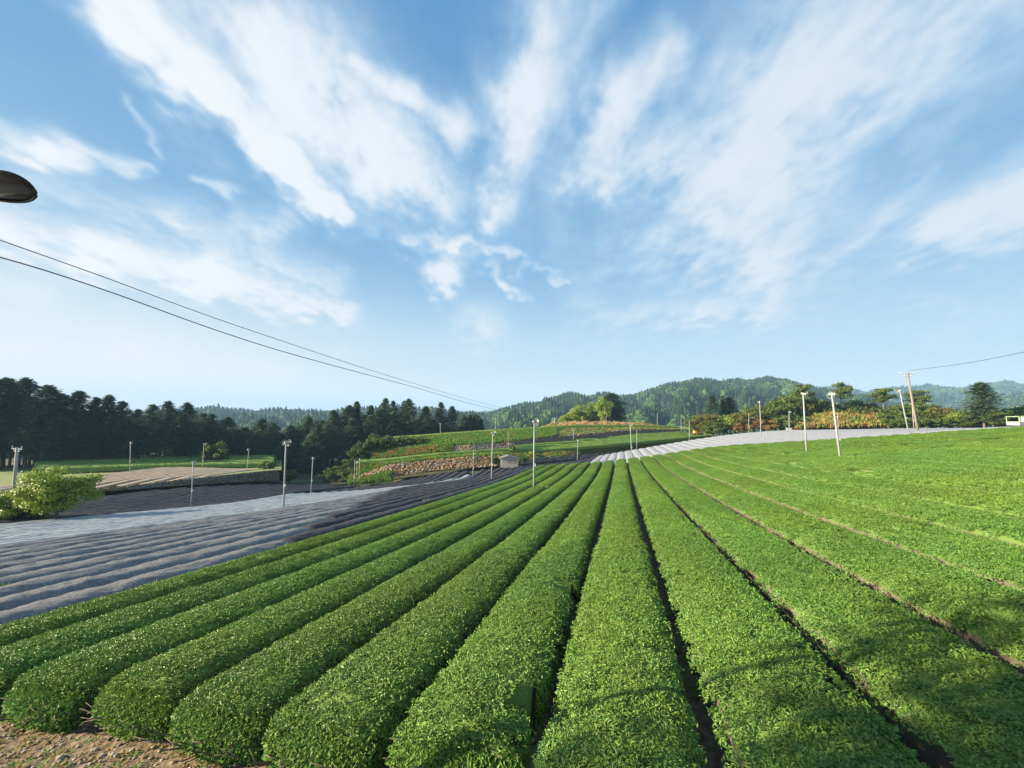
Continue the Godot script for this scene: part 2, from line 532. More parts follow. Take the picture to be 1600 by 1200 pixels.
func make_ground() -> void:
	var us := stations([[-4000, -1000, 500], [-1000, -300, 100], [-300, -140, 20], [-140, -60, 4], [-60, -14, 2], [-14, 2, 0.25], [2, 60, 2], [60, 140, 5], [140, 400, 30], [400, 1000, 100], [1000, 4000, 500]])
	var vs := stations([[-4000, -400, 600], [-400, -40, 45], [-40, 0, 3], [0, 6, 0.2], [6, 120, 2.5], [120, 200, 5], [200, 500, 30], [500, 1000, 100], [1000, 5000, 500]])
	var p := PackedVector3Array()
	var c := PackedColorArray()
	for v in vs:
		for u in us:
			var y := soil_at(u, v)
			var near := u > -14.0 and u < 2.0 and v > 0.0 and v < 6.0
			if near:
				y += 0.05 * fine.get_noise_2d(u * 9.0, v * 9.0) + 0.03 * fine.get_noise_2d(u * 30.0, v * 30.0)
			p.append(Vector3(u, y, -v))
			var weed := smoothstep(0.0, 0.35, noise.get_noise_2d(u * 1.5, v * 1.5) + (0.5 if v > 66.0 or u < -56.0 or u > 60.0 or v < -14.0 else -0.6))
			c.append(Color(1, 1, 1).lerp(Color(0.2, 0.42, 0.2), weed))
	var s := Shape.new()
	s.sheet(us.size(), vs.size(), p, c)
	structure("ground", s.mesh(M.soil))
	# the gravel road beside the field, seen in the near left corner
	var r := Shape.new()
	p = PackedVector3Array()
	var rows := 26
	for k in 70:
		var u := -26.0 + k * 0.5
		var edge := minf(road_edge(u), 3.9)
		for j in rows:
			var v := edge - j * j * 0.012 - j * 0.02
			p.append(Vector3(u, soil_at(u, v) + 0.14 * minf(1.0, j * 0.4) - 0.08 + 0.02 * fine.get_noise_2d(u * 20.0, v * 20.0), -v))
	r.sheet(rows, 70, p)
	structure("road", r.mesh(M.gravel))

func make_pebbles() -> void:
	var stone := stone_mesh(3, M.pebble)
	var b := PackedFloat32Array()
	for k in 9000:
		var u := rng.randf_range(-13.0, 0.6)
		var v := rng.randf_range(2.2, 5.0)
		if rng.randf() < 0.4:
			v = rng.randf_range(3.2, 4.4)
		var s := 0.006 + 0.032 * pow(rng.randf(), 6.0)
		var g := rng.randf_range(0.7, 1.5)
		var tint := Color(g, g * 0.97, g * 0.92) if rng.randf() < 0.5 else Color(g * 0.95, g * 0.7, g * 0.45)
		put(b, Vector3(rng.randf_range(-0.4, 0.4), 1, rng.randf_range(-0.4, 0.4)).normalized(), rng.randf() * TAU, Vector3(s, s * 0.6, s * 1.2), Vector3(u, soil_at(u, v) + 0.05 * fine.get_noise_2d(u * 9.0, v * 9.0) + 0.012, -v), tint)
	var o := scatter("gravel", stone, b, self)
	tag(o, "small stones and grit strewn over the bare soil in the near left corner", "gravel")
	# fallen leaves, dry bits and small weeds on the soil
	var blade := Shape.new()
	for k in 7:
		var a := k * 0.9
		blade.tint = Color(1, 1, 1) * (0.8 + 0.06 * k)
		var d := Vector3(cos(a), 0.25 + 0.1 * (k % 3), sin(a))
		var w := Vector3(-sin(a), 0, cos(a)) * 0.012
		blade.face(d * 0.012, d * 0.035 + w, d * 0.07, d * 0.035 - w)
	b = PackedFloat32Array()
	for k in 1500:
		var u := rng.randf_range(-12.5, 0.4)
		var v := rng.randf_range(3.0, 4.9)
		var tint := Color(0.75, 0.9, 0.8) if rng.randf() < 0.35 else Color(1.9, 0.85, 1.2) * rng.randf_range(0.6, 1.1)
		put(b, Vector3(rng.randf_range(-0.2, 0.2), 1, rng.randf_range(-0.2, 0.2)).normalized(), rng.randf() * TAU, Vector3.ONE * rng.randf_range(0.4, 1.1), Vector3(u, soil_at(u, v) + 0.05 * fine.get_noise_2d(u * 9.0, v * 9.0) + 0.006, -v), tint)
	o = scatter("leaf_litter", blade.mesh(M.grass, false), b, self)
	tag(o, "dry leaves and small weeds on the soil before the row ends", "litter")
	var spots := [[-6.6, 3.75, 0.075, "flat pale rock on the bare soil nearest the left corner"], [-5.45, 4.02, 0.1, "grey rock on the soil at the foot of a tea row end"], [-5.1, 3.8, 0.07, "small dark rock lowest on the soil by the tea rows"], [-7.7, 4.1, 0.06, "brown rock on the soil between two tea row ends"]]
	for n in spots.size():
		var q: Array = spots[n]
		var m := stone_mesh(40 + n, M.pebble)
		var rock := part("rock", m, self)
		rock.name = numbered("field_rock")
		rock.scale = Vector3(1.2, 0.8, 1.0) * q[2]
		rock.position = Vector3(q[0], soil_at(q[0], q[1]) + q[2] * 0.3, -q[1])
		tag(rock, q[3], "rock", "loose rocks by the road")

func stone_mesh(seed_: int, m: Material) -> ArrayMesh:
	var r := RandomNumberGenerator.new()
	r.seed = seed_
	var s := Shape.new()
	var rings := [[-1.0, 0.0], [-0.6, 0.8], [0.1, 1.0], [0.7, 0.7], [1.0, 0.0]]
	var ids := []
	for q in rings:
		var row := []
		for k in 7:
			var a: float = TAU * k / 7.0
			var w: float = q[1] * r.randf_range(0.75, 1.15)
			row.append(s.point(Vector3(cos(a) * w, q[0] * r.randf_range(0.85, 1.1), sin(a) * w)) if q[1] > 0.0 else (s.point(Vector3(0, q[0] * 0.9, 0)) if k == 0 else row[0]))
		ids.append(row)
	for j in rings.size() - 1:
		for k in 7:
			var l := (k + 1) % 7
			s.tri(ids[j][k], ids[j + 1][l], ids[j][l])
			s.tri(ids[j][k], ids[j + 1][k], ids[j + 1][l])
	return s.mesh(m, true)

# ---------------------------------------------------------------- tea rows

const PROFILE := [Vector2(-0.78, -0.8), Vector2(-0.83, -0.5), Vector2(-0.845, -0.28), Vector2(-0.815, -0.115), Vector2(-0.58, -0.02), Vector2(0, 0.04), Vector2(0.58, -0.02), Vector2(0.815, -0.115), Vector2(0.845, -0.28), Vector2(0.83, -0.5), Vector2(0.78, -0.8)]
const FLAT := [Vector2(-0.76, -0.8), Vector2(-0.79, -0.45), Vector2(-0.81, -0.2), Vector2(-0.80, -0.065), Vector2(-0.52, 0.0), Vector2(0, 0.03), Vector2(0.52, 0.0), Vector2(0.80, -0.065), Vector2(0.81, -0.2), Vector2(0.79, -0.45), Vector2(0.76, -0.8)]
var arc := PackedFloat32Array()
var flat_arc := PackedFloat32Array()
var tufts := {}
var bites := []     # places where a bush is missing: across, along, radius

func missing(u: float, v: float) -> float:   # 0 whole, 1 gone
	var out := 0.0
	for b in bites:
		var dx: float = (u - b[0]) / b[2]
		var dv: float = (v - b[1]) / b[3]
		var d := dx * dx + dv * dv
		if d < 1.0:
			out = maxf(out, smoothstep(1.0, 0.45, d))
	return out

func leaf(s: Shape, base: Vector3, dir: Vector3, side: Vector3, length: float, width: float, c: Color) -> void:
	var up := side.cross(dir)
	s.tint = c
	var b := s.point(base)
	var m := s.point(base + dir * length * 0.5 - up * length * 0.05)
	var l := s.point(base + dir * length * 0.45 + side * width * 0.5 + up * width * 0.22)
	var r := s.point(base + dir * length * 0.45 - side * width * 0.5 + up * width * 0.22)
	var t := s.point(base + dir * length - up * length * 0.16)
	s.i.append_array([b, l, m, b, m, r, m, l, t, m, t, r])

func tea_tuft(seed_: int, count: int, radius: float, length: float, lift: float) -> ArrayMesh:
	var r := RandomNumberGenerator.new()
	r.seed = seed_
	var s := Shape.new()
	for k in count:
		var a := r.randf() * TAU
		var q := sqrt(r.randf()) * radius
		var base := Vector3(cos(a) * q, r.randf_range(-lift, lift * 0.6), sin(a) * q)
		var b := r.randf() * TAU
		var el := deg_to_rad(r.randf_range(0.0, 55.0))
		var dir := Vector3(cos(b) * cos(el), sin(el), sin(b) * cos(el))
		var side := dir.cross(Vector3(r.randf_range(-0.3, 0.3), 1, r.randf_range(-0.3, 0.3))).normalized()
		var g := r.randf_range(0.7, 1.25)
		var c := Color(g * 0.82, g, g * 0.9)
		var kind := r.randf()
		if kind < 0.22:
			c = Color(g * 1.25, g * 1.18, g * 0.8)
		elif kind < 0.25:
			c = Color(g * 1.5, g * 0.8, g * 0.9)
		var len_ := length * r.randf_range(0.7, 1.25)
		leaf(s, base, dir, side, len_, len_ * r.randf_range(0.36, 0.48), c)
	return s.mesh(M.tea, false)

func make_tufts() -> void:
	arc = PackedFloat32Array([0.0])
	flat_arc = PackedFloat32Array([0.0])
	for k in range(1, PROFILE.size()):
		arc.append(arc[-1] + (PROFILE[k] as Vector2).distance_to(PROFILE[k - 1]))
		flat_arc.append(flat_arc[-1] + (FLAT[k] as Vector2).distance_to(FLAT[k - 1]))
	for k in 3:
		tufts["near%d" % k] = tea_tuft(100 + k, 38, 0.115, 0.047, 0.022)
	for k in 2:
		tufts["mid%d" % k] = tea_tuft(200 + k, 30, 0.12, 0.058, 0.025)
		tufts["far%d" % k] = tea_tuft(300 + k, 36, 0.19, 0.085, 0.035)

func profile_at(shape: Array, arc: PackedFloat32Array, t: float) -> Array:   # place and outward direction on the cross-section
	var k := 1
	while k < arc.size() - 1 and arc[k] < t:
		k += 1
	var a: Vector2 = shape[k - 1]
	var b: Vector2 = shape[k]
	var d := (b - a).normalized()
	return [a.lerp(b, (t - arc[k - 1]) / (arc[k] - arc[k - 1])), Vector2(-d.y, d.x)]

func tea_color(u: float, v: float) -> Color:
	var n := noise.get_noise_2d(u * 2.2, v * 1.1)
	var m := fine.get_noise_2d(u * 2.0 + 90.0, v * 1.2)
	var c := Color(0.88, 0.98, 0.95).lerp(Color(1.15, 1.06, 0.85), clampf(0.5 + n * 1.1, 0.0, 1.0))
	return c * (1.0 + 0.22 * m)

func tea_row(u: float, v0: float, v1: float, label: String, ended: bool) -> void:
	var flat := u > 1.0        # the rows up the slope are clipped flatter
	var shape: Array = FLAT if flat else PROFILE
	var lengths := flat_arc if flat else arc
	var origin := Vector3(u, soil_at(u, v0), -v0)
	var t := thing("tea_row", label, "tea hedge", origin, "clipped tea rows on the slope")
	# the dense dark inside of the hedge
	var core := Shape.new()
	var p := PackedVector3Array()
	var v := v0 + 0.05
	var n := 0
	while true:
		var slope := (top_at(u + 0.9, v) - top_at(u - 0.9, v)) / 1.8
		var mid := top_at(u, v)
		var droop := 0.13 * pow(clampf((v0 + 0.4 - v) / 0.4, 0.0, 1.0), 2.0) if ended else 0.0
		var sink := 0.45 * missing(u, v)
		for q in shape:
			var keep := (0.78 if flat else 0.8) - 0.9 * droop
			var gone := 0.5 * missing(u + q.x, v)
			p.append(Vector3(u + q.x * keep, mid + slope * q.x + maxf(q.y - 0.075 - (droop + gone if q.y > -0.6 else 0.0), -0.8), -v) - origin)
		n += 1
		if v >= v1:
			break
		v = minf(v1, v + clampf(Vector2(u, v).length() * 0.035, 0.2, 2.5))
	core.sheet(shape.size(), n, p)
	for e in [0, (n - 1) * shape.size()]:
		for k in range(1, shape.size() - 1):
			core.tri(e, e + k, e + k + 1)
	# the leafy top and the bare woody sides are told apart
	var sides := Shape.new()
	sides.v = core.v
	sides.c = core.c
	var tops := PackedInt32Array()
	for k in range(0, core.i.size(), 3):
		var col := mini(core.i[k] % shape.size(), mini(core.i[k + 1] % shape.size(), core.i[k + 2] % shape.size()))
		var into := sides.i if (col < 3 or col > 6) else tops
		into.append(core.i[k]); into.append(core.i[k + 1]); into.append(core.i[k + 2])
		if col < 3 or col > 6:
			sides.i = into
		else:
			tops = into
	core.i = tops
	part("leafy_body", core.mesh(M.tea_core), t)
	part("woody_sides", sides.mesh(M.woody_side), t)
	# leaves over it: small near, in larger sprays further off
	var bufs := {}
	for k in tufts:
		bufs[k] = PackedFloat32Array()
	var total := lengths[-1]
	v = v0
	while v < v1:
		var d := Vector2(u, v).length()
		var step := 0.5
		var level := "near"
		var per_m := 270.0
		var variants := 3
		var inward := 0.935 if flat else 0.91
		if d > 52.0:
			level = "far"; per_m = 85.0; variants = 2; step = 1.0; inward = 0.82 if flat else 0.74
		elif d > 13.5:
			level = "mid"; per_m = 190.0 if d < 26.0 else 140.0; variants = 2; inward = 0.92 if flat else 0.82
		for k in int(per_m * step):
			var w := v + rng.randf() * step
			if w > v1:
				continue
			var pr := profile_at(shape, lengths, rng.randf_range(0.1, total - 0.1))
			var q: Vector2 = pr[0]
			var out: Vector2 = pr[1]
			var gone := missing(u + q.x, w)
			if gone > 0.85 or (q.y < (-0.1 if flat else -0.36) and rng.randf() < (0.93 if flat else 0.75) and w > v0 + 0.8):
				continue
			var slope := (top_at(u + 0.9, v) - top_at(u - 0.9, v)) / 1.8
			var droop := 0.13 * pow(clampf((v0 + 0.4 - w) / 0.4, 0.0, 1.0), 2.0) if ended else 0.0
			var y := top_at(u, w) + slope * q.x + q.y - droop - gone * 0.5 * (1.0 if q.y > -0.6 else 0.0)
			y += 0.018 * fine.get_noise_2d((u + q.x) * 7.0, w * 7.0)
			var up := (Vector3(out.x, maxf(out.y, 0.0), 0) + Vector3(rng.randf_range(-0.25, 0.25), 0.75, rng.randf_range(-0.25, 0.25))).normalized()
			put(bufs["%s%d" % [level, rng.randi() % variants]], up, rng.randf() * TAU, Vector3.ONE * rng.randf_range(0.75, 1.2), Vector3(u + q.x * inward * (1.0 - 0.9 * droop), y, -w) - origin, tea_color(u + q.x, w))
		v += step
	if ended:   # leaves on the end face towards the road
		for k in 270:
			var x := rng.randf_range(-0.68, 0.68)
			var h := rng.randf_range(0.0, 1.0)
			if x > (0.05 if u > -2.5 else 9.0) and h < 0.75:
				continue   # the bush whose right end has dropped its leaves
			var bulge := 0.12 * sin(h * PI)
			var y := lerpf(top_at(u, v0) - 0.66, top_at(u, v0) - 0.16 - 0.15 * x * x, h)
			put(bufs["near%d" % (rng.randi() % 3)], Vector3(x * 0.3, 0.7, 0.8).normalized(), rng.randf() * TAU, Vector3.ONE * rng.randf_range(0.9, 1.4), Vector3(u + x, y, -v0 + bulge - 0.28 * x * x) - origin, tea_color(u, v0))
	for k in bufs:
		scatter("foliage", tufts[k], bufs[k], t)
	if ended:
		var tw := Shape.new()
		for k in (110 if u > -2.5 else 46):
			var a := Vector3(rng.randf_range(-0.55, 0.6), top_at(u, v0) - 0.78, -v0 + rng.randf_range(-0.5, -0.1))
			var b := a + Vector3(rng.randf_range(-0.25, 0.25), rng.randf_range(0.25, 0.4), rng.randf_range(0.15, 0.5))
			var c := b + Vector3(rng.randf_range(-0.2, 0.2), rng.randf_range(-0.05, 0.2), rng.randf_range(0.0, 0.16))
			tw.tube([a + Vector3(u, 0, 0) - origin, b + Vector3(u, 0, 0) - origin, c + Vector3(u, 0, 0) - origin], [0.013, 0.008, 0.004], 4)
		var o := part("bare_twigs", tw.mesh(M.twig), t)
		o.set_meta("kind", "stuff")

func make_tea() -> void:
	make_tufts()
	for i in range(-7, 33):
		var u := -1.0 + PITCH * (i + 0.5)
		var v0: float = [4.4, 4.45, 4.52, 4.68, 4.55, 4.42, 4.4][i + 7] if i < 0 else maxf(2.4, u * 1.02 - 4.0)
		var v1 := 66.0 + 1.2 * noise.get_noise_2d(u * 5.0, 0.0)
		tea_row(u, v0, v1, "clipped green tea row, %s to the right of the black cloth" % nth(i + 8), i < 0)

# ---------------------------------------------------------------- rows under cloth

func cloth_row(called: String, u: float, v0: float, v1: float, arch: float, crease: float, m: Material, label: String, group: String, level := INF) -> void:
	if v1 - v0 < 2.0:
		return
	var origin := Vector3(u, (soil_at(u, v0) if level == INF else level - 0.5), -v0)
	var p := PackedVector3Array()
	var across := 15
	var n := 0
	var v := v0
	while true:
		var mid := top_at(u, v) if level == INF else level
		var slope := (top_at(u + 0.9, v) - top_at(u - 0.9, v)) / 1.8 if level == INF else 0.0
		var ends := minf(1.0, minf(v - v0, v1 - v) / (0.6 if level == INF else 5.0))
		for k in across:
			var x := (k / (across - 1.0) * 2.0 - 1.0) * 0.94
			var y := arch * (1.0 - pow(absf(x) / 0.94, 2.6)) - arch
			# slack cloth: long sagging waves and short pinched folds
			var f := noise.get_noise_2d(v * 6.0 + u * 31.0, x * 16.0) * 0.06
			f -= absf(ridge.get_noise_2d(v * 16.0 + x * 22.0, x * 34.0 + u * 17.0)) * 0.1
			f += fine.get_noise_2d(v * 20.0, x * 26.0 + u * 9.0) * 0.025
			y += f * crease + (ends - 1.0) * 0.5
			var wide := 1.0 + 0.05 * noise.get_noise_2d(v * 4.0, u * 7.0 + signf(x) * 20.0)
			p.append(Vector3(u + x * wide, mid + slope * x + y, -v) - origin)
		n += 1
		if v >= v1:
			break
		v = minf(v1, v + clampf(Vector2(u, v).length() * 0.007, 0.1, 1.6))
	var s := Shape.new()
	s.sheet(across, n, p)
	var o := part(called, s.mesh(m), self)
	o.name = numbered(called)
	o.position = origin
	tag(o, label, "shade cloth", group)

const WALL_FOOT := [[-56.0, 78.0], [-51.0, 80.5], [-42.0, 85.0], [-34.4, 88.0], [-28.0, 91.0], [-22.0, 98.0], [-7.0, 118.0], [20.0, 150.0]]
const SILVER_END := [[-60.0, 56.0], [-55.0, 57.0], [-43.0, 60.0], [-38.5, 66.0], [-35.5, 76.0], [-31.0, 87.0], [-20.0, 95.0]]
func along(table: Array, u: float) -> float:
	for k in table.size() - 1:
		if u <= table[k + 1][0]:
			return lerpf(table[k][1], table[k + 1][1], clampf(inverse_lerp(table[k][0], table[k + 1][0], u), 0.0, 1.0))
	return table[-1][1]

func make_cloth() -> void:
	var n := 0
	for i in range(-8, -18, -1):   # black cloth beside the green rows
		n += 1
		var u := -1.0 + PITCH * (i + 0.5)
		var joint := 15.0 + (-u - 14.5) * 2.1 + 2.0 * noise.get_noise_2d(u * 4.0, 1.0)
		cloth_row("shade_cloth_row", u, maxf(2.0, -u * 0.415 - 5.0), joint, 0.5, 1.0, M.grey_cloth, "weathered grey cloth over a near row, %s left of the green tea" % nth(n), "weathered grey cloth over near rows")
		cloth_row("shade_cloth_row", u, joint - 0.8, along(WALL_FOOT, u) - 1.0, 0.44, 0.9, M.black_cloth, "charcoal cloth over a far row, %s left of the green tea" % nth(n), "charcoal cloth beside the green tea")
	n = 0
	for i in range(-18, -31, -1):
		n += 1
		var u := -1.0 + PITCH * (i + 0.5)
		cloth_row("silver_cloth_row", u, maxf(2.0, -u * 0.415 - 8.0), along(SILVER_END, u), 0.42, 0.7, M.silver_cloth, "tea row under pale silver cloth, %s beyond the charcoal cloth" % nth(n), "pale silver cloth rows")
	n = 0
	for i in range(-19, -29, -1):
		n += 1
		var u := -1.0 + PITCH * (i + 0.5)
		cloth_row("shade_cloth_row", u, along(SILVER_END, u) + 1.0, along(WALL_FOOT, u) - 1.0, 0.35, 0.8, M.black_cloth, "charcoal cloth row at the foot of the stone wall, %s from the pale strip" % nth(n), "charcoal cloth rows below the stone wall")
	n = 0
	for i in range(-7, -3):
		n += 1
		var u := -1.0 + PITCH * (i + 0.5)
		cloth_row("shade_cloth_row", u, 67.5, along(WALL_FOOT, u) - 1.0, 0.35, 0.8, M.black_cloth, "charcoal cloth row behind the crest of the tea, %s from the left" % nth(n), "charcoal cloth rows behind the crest")
	n = 0
	for i in range(-31, -45, -1):   # the lower field beyond the silver cloth
		n += 1
		var u := -1.0 + PITCH * (i + 0.5) - 0.9
		cloth_row("shade_cloth_row", u, maxf(2.0, -u * 0.415 - 8.0), lerpf(84.0, 40.0, clampf((-u - 62.0) / 27.0, 0.0, 1.0)) - (8.0 if u > -62.0 else 0.0), 0.35, 0.8, M.black_cloth, "dark cloth row on the lower terrace, %s behind the silver cloth" % nth(n), "dark cloth rows on the lower terrace")
	n = 0
	for i in range(-3, 37):
		n += 1
		var u := -1.0 + PITCH * (i + 0.5)
		cloth_row("white_cloth_row", u, 68.0, 117.0 + 2.0 * noise.get_noise_2d(u, 9.0), 0.22, 0.6, M.white_cloth, "bluish white cloth strip beyond the tea crest, %s from the left" % nth(n), "white cloth strips beyond the crest")

func seen(px: float, py: float) -> Vector3:   # where that line of sight meets the tea tops
	var d := 3.0
	while d < 130.0:
		var p := at(px, py, d)
		if p.y < top_at(p.x, -p.z):
			return p
		d += maxf(0.1, d * 0.01)
	return at(px, py, 130.0)

func make_cloth_weeds() -> void:
	var b := PackedFloat32Array()
	for k in 420:
		var i := rng.randi_range(-17, -8)
		var u := -1.0 + PITCH * i + rng.randf_range(-0.1, 0.1)
		var v := rng.randf_range(8.0, 70.0)
		if noise.get_noise_2d(u * 3.0, v * 3.0) < 0.12:
			continue
		put(b, Vector3.UP, rng.randf() * TAU, Vector3.ONE * rng.randf_range(0.25, 0.6), Vector3(u, top_at(u, v) - 0.42, -v), Color(1.3, 1.2, 0.9) * rng.randf_range(0.7, 1.2))
	var o := scatter("stray_weeds", weeds.grass, b, self)
	tag(o, "thin yellow green weeds poking out between the charcoal cloth rows", "weeds")

# ---------------------------------------------------------------- terraces beyond the field
# each line of the terraces as points of the photograph with their distance

const LINE_A := [[560, 754, 92], [575, 752, 92], [612, 746, 92], [681, 735, 94], [737, 731, 95], [780, 728, 96], [830, 724, 102], [930, 714, 118], [1000, 706, 124], [1060, 695, 128], [1120, 683.5, 133]]
const LINE_B := [[560, 742, 92.6], [575, 738, 92.8], [606, 726, 93.2], [681, 717, 95], [737, 713.5, 96], [780, 712, 98], [830, 716, 103], [930, 709, 119], [1000, 702, 125], [1060, 692, 129], [1120, 682.5, 134]]
const LINE_C := [[555, 725, 97], [606, 721, 98], [681, 713, 100], [737, 709, 102], [795, 705, 106], [845, 707, 113], [950, 698, 120], [1050, 689, 128], [1120, 682, 135]]
const LINE_D := [[555, 720, 104], [640, 712, 106], [704, 706, 108], [737, 704, 109], [800, 701, 113], [850, 695, 119], [887, 690.5, 123], [950, 685.5, 129], [1000, 680, 134], [1062, 677, 141], [1120, 680, 150]]
const LINE_E := [[555, 708, 110], [600, 705, 110], [704, 696, 110], [737, 695, 110.5], [800, 690, 115], [850, 684, 120], [887, 680, 124], [950, 674, 130], [1000, 670, 135], [1062, 671, 142], [1120, 677, 152]]
const LINE_F := [[555, 694, 122], [614, 686, 122], [690, 680.5, 124], [775, 674.5, 126], [850, 670.5, 130], [900, 667.5, 134], [1000, 667.5, 141], [1062, 670, 146], [1120, 675, 156]]
const LINE_G := [[555, 690, 160], [700, 679, 165], [850, 667, 165], [1000, 663, 170], [1120, 668, 190]]

func on(line: Array, px: float) -> Vector3:
	for k in line.size() - 1:
		if px <= line[k + 1][0] or k == line.size() - 2:
			var t := clampf(inverse_lerp(line[k][0], line[k + 1][0], px), 0.0, 1.0)
			return at(px, lerpf(line[k][1], line[k + 1][1], t), lerpf(line[k][2], line[k + 1][2], t))
	return Vector3.ZERO

func loft(lo: Array, hi: Array, x0: float, x1: float, nx: int, ny: int, bump: float) -> Shape:
	var s := Shape.new()
	var p := PackedVector3Array()
	for j in ny:
		for k in nx:
			var px := lerpf(x0, x1, k / (nx - 1.0))
			var a := on(lo, px).lerp(on(hi, px), j / (ny - 1.0))
			var b := bump * sin(PI * j / (ny - 1.0))
			p.append(a + Vector3(noise.get_noise_2d(a.x * 9.0, a.z * 9.0), fine.get_noise_2d(a.x * 3.0, a.z * 3.0), noise.get_noise_2d(a.z * 9.0, a.y * 30.0)) * b)
	s.sheet(nx, ny, p)
	return s

func stone_wall(lo: Array, hi: Array, x0: float, x1: float, count: int, size: float, warm: float, label: String, tone := 1.0) -> void:
	var origin := on(lo, (x0 + x1) / 2)
	var t := thing("stone_wall", label, "stone wall", origin)
	var back := loft(lo, hi, x0, x1, 60, 7, 0.25)
	for k in back.v.size():
		back.v[k] -= origin
	part("earth_face", back.mesh(M.wall_earth), t)
	var bufs := [PackedFloat32Array(), PackedFloat32Array(), PackedFloat32Array()]
	for k in count:
		var px := rng.randf_range(x0, x1)
		var h := rng.randf_range(0.02, 0.98)
		var a := on(lo, px).lerp(on(hi, px), h)
		var s := size * rng.randf_range(0.5, 1.3)
		var g := rng.randf_range(0.18, 0.55) * tone
		var w := clampf(warm + 1.2 * noise.get_noise_2d(a.x * 3.0, a.y * 6.0), 0.0, 1.0)
		var tint := Color(g, g * 0.93, g * 0.86).lerp(Color(g * 1.15, g * 0.78, g * 0.42), w)
		put(bufs[k % 3], Vector3(rng.randf_range(-0.5, 0.5), 1, rng.randf_range(-0.5, 0.5)).normalized(), rng.randf() * TAU, Vector3(s, s * 0.7, s), a - origin + Vector3(rng.randf_range(-0.1, 0.1), 0, rng.randf_range(0.0, 0.2)), tint)
	for k in 3:
		scatter("stones", stones[k], bufs[k], t)

var stones := []
var weeds := {}

func weed_tuft(seed_: int, count: int, height: float, spread: float, m: Material) -> ArrayMesh:
	var r := RandomNumberGenerator.new()
	r.seed = seed_
	var s := Shape.new()
	for k in count:
		var a := r.randf() * TAU
		var b := r.randf() * TAU
		var base := Vector3(cos(a), 0, sin(a)) * spread * sqrt(r.randf())
		var tip := base + Vector3(cos(b) * r.randf_range(0.1, 0.6), r.randf_range(0.5, 1.0), sin(b) * r.randf_range(0.1, 0.6)) * height
		var side := Vector3(-sin(b), 0, cos(b)) * height * 0.13
		s.tint = Color(1, 1, 1) * r.randf_range(0.6, 1.3)
		var mid := base.lerp(tip, 0.55) + Vector3(0, height * 0.1, 0)
		s.face(base, mid + side, tip, mid - side)
	return s.mesh(m, false)

func weedy(called: String, label: String, category: String, lo: Array, hi: Array, x0: float, x1: float, count: int, size: float, dry: float, clumped := 0.0) -> void:
	var b := PackedFloat32Array()
	for k in count:
		var px := rng.randf_range(x0, x1)
		var a := on(lo, px).lerp(on(hi, px), rng.randf())
		var n := noise.get_noise_2d(a.x * 4.0, a.z * 4.0 + a.y * 5.0)
		if n < clumped - 0.5 and rng.randf() < 0.8:
			continue
		var g := rng.randf_range(0.7, 1.25)
		var d := clampf(dry + n * 1.5 + rng.randf_range(-0.2, 0.2), 0.0, 1.0)
		put(b, Vector3(rng.randf_range(-0.25, 0.25), 1, rng.randf_range(-0.25, 0.25)).normalized(), rng.randf() * TAU, Vector3.ONE * size * rng.randf_range(0.5, 1.3), a - Vector3(0, 0.05, 0), Color(g * 0.85, g, g * 0.8).lerp(Color(g * 2.0, g * 0.82, g * 1.3), d))
	var o := scatter(numbered(called), weeds.grass, b, self)
	tag(o, label, category)

func hedge_line(label: String, points: Array, high: float, wide: float, group: String) -> void:
	# a far tea row: a clipped body along a line, with leaf sprays over it
	var origin: Vector3 = points[points.size() / 2]
	var t := thing("tea_row", label, "tea hedge", origin, group)
	var s := Shape.new()
	var p := PackedVector3Array()
	var b := PackedFloat32Array()
	for k in points.size():
		var a: Vector3 = points[k]
		var d: Vector3 = (points[mini(k + 1, points.size() - 1)] - points[maxi(k - 1, 0)]).normalized()
		var side := Vector3(-d.z, 0, d.x).normalized() * wide * 0.5
		for q in [[-0.92, -0.2], [-1.0, 0.5], [-0.85, 0.85], [0.0, 1.0], [0.85, 0.85], [1.0, 0.5], [0.92, -0.2]]:
			p.append(a + side * q[0] * 0.95 + Vector3(0, q[1] * high * 0.95, 0) - origin)
		if k + 1 < points.size():
			var run: float = a.distance_to(points[k + 1])
			for j in int(run * wide * 6.0):
				var x := rng.randf_range(-1.0, 1.0)
				var w := a.lerp(points[k + 1], rng.randf())
				var y := high * (1.0 - 0.2 * x * x)
				if rng.randf() < 0.3:
					x = signf(x)
					y = high * rng.randf_range(0.15, 0.8)
				put(b, Vector3(x * 0.4, 1, rng.randf_range(-0.2, 0.2)).normalized(), rng.randf() * TAU, Vector3.ONE * rng.randf_range(0.8, 1.3), w + side * x + Vector3(0, y, 0) - origin, tea_color(w.x, w.z))
	s.sheet(7, points.size(), p)
	part("hedge_core", s.mesh(M.tea_core), t)
	scatter("foliage", tufts.far0, b, t)

func line_between(a: Vector3, b: Vector3, n: int) -> Array:
	var out := []
	for k in n:
		out.append(a.lerp(b, k / (n - 1.0)))
	return out

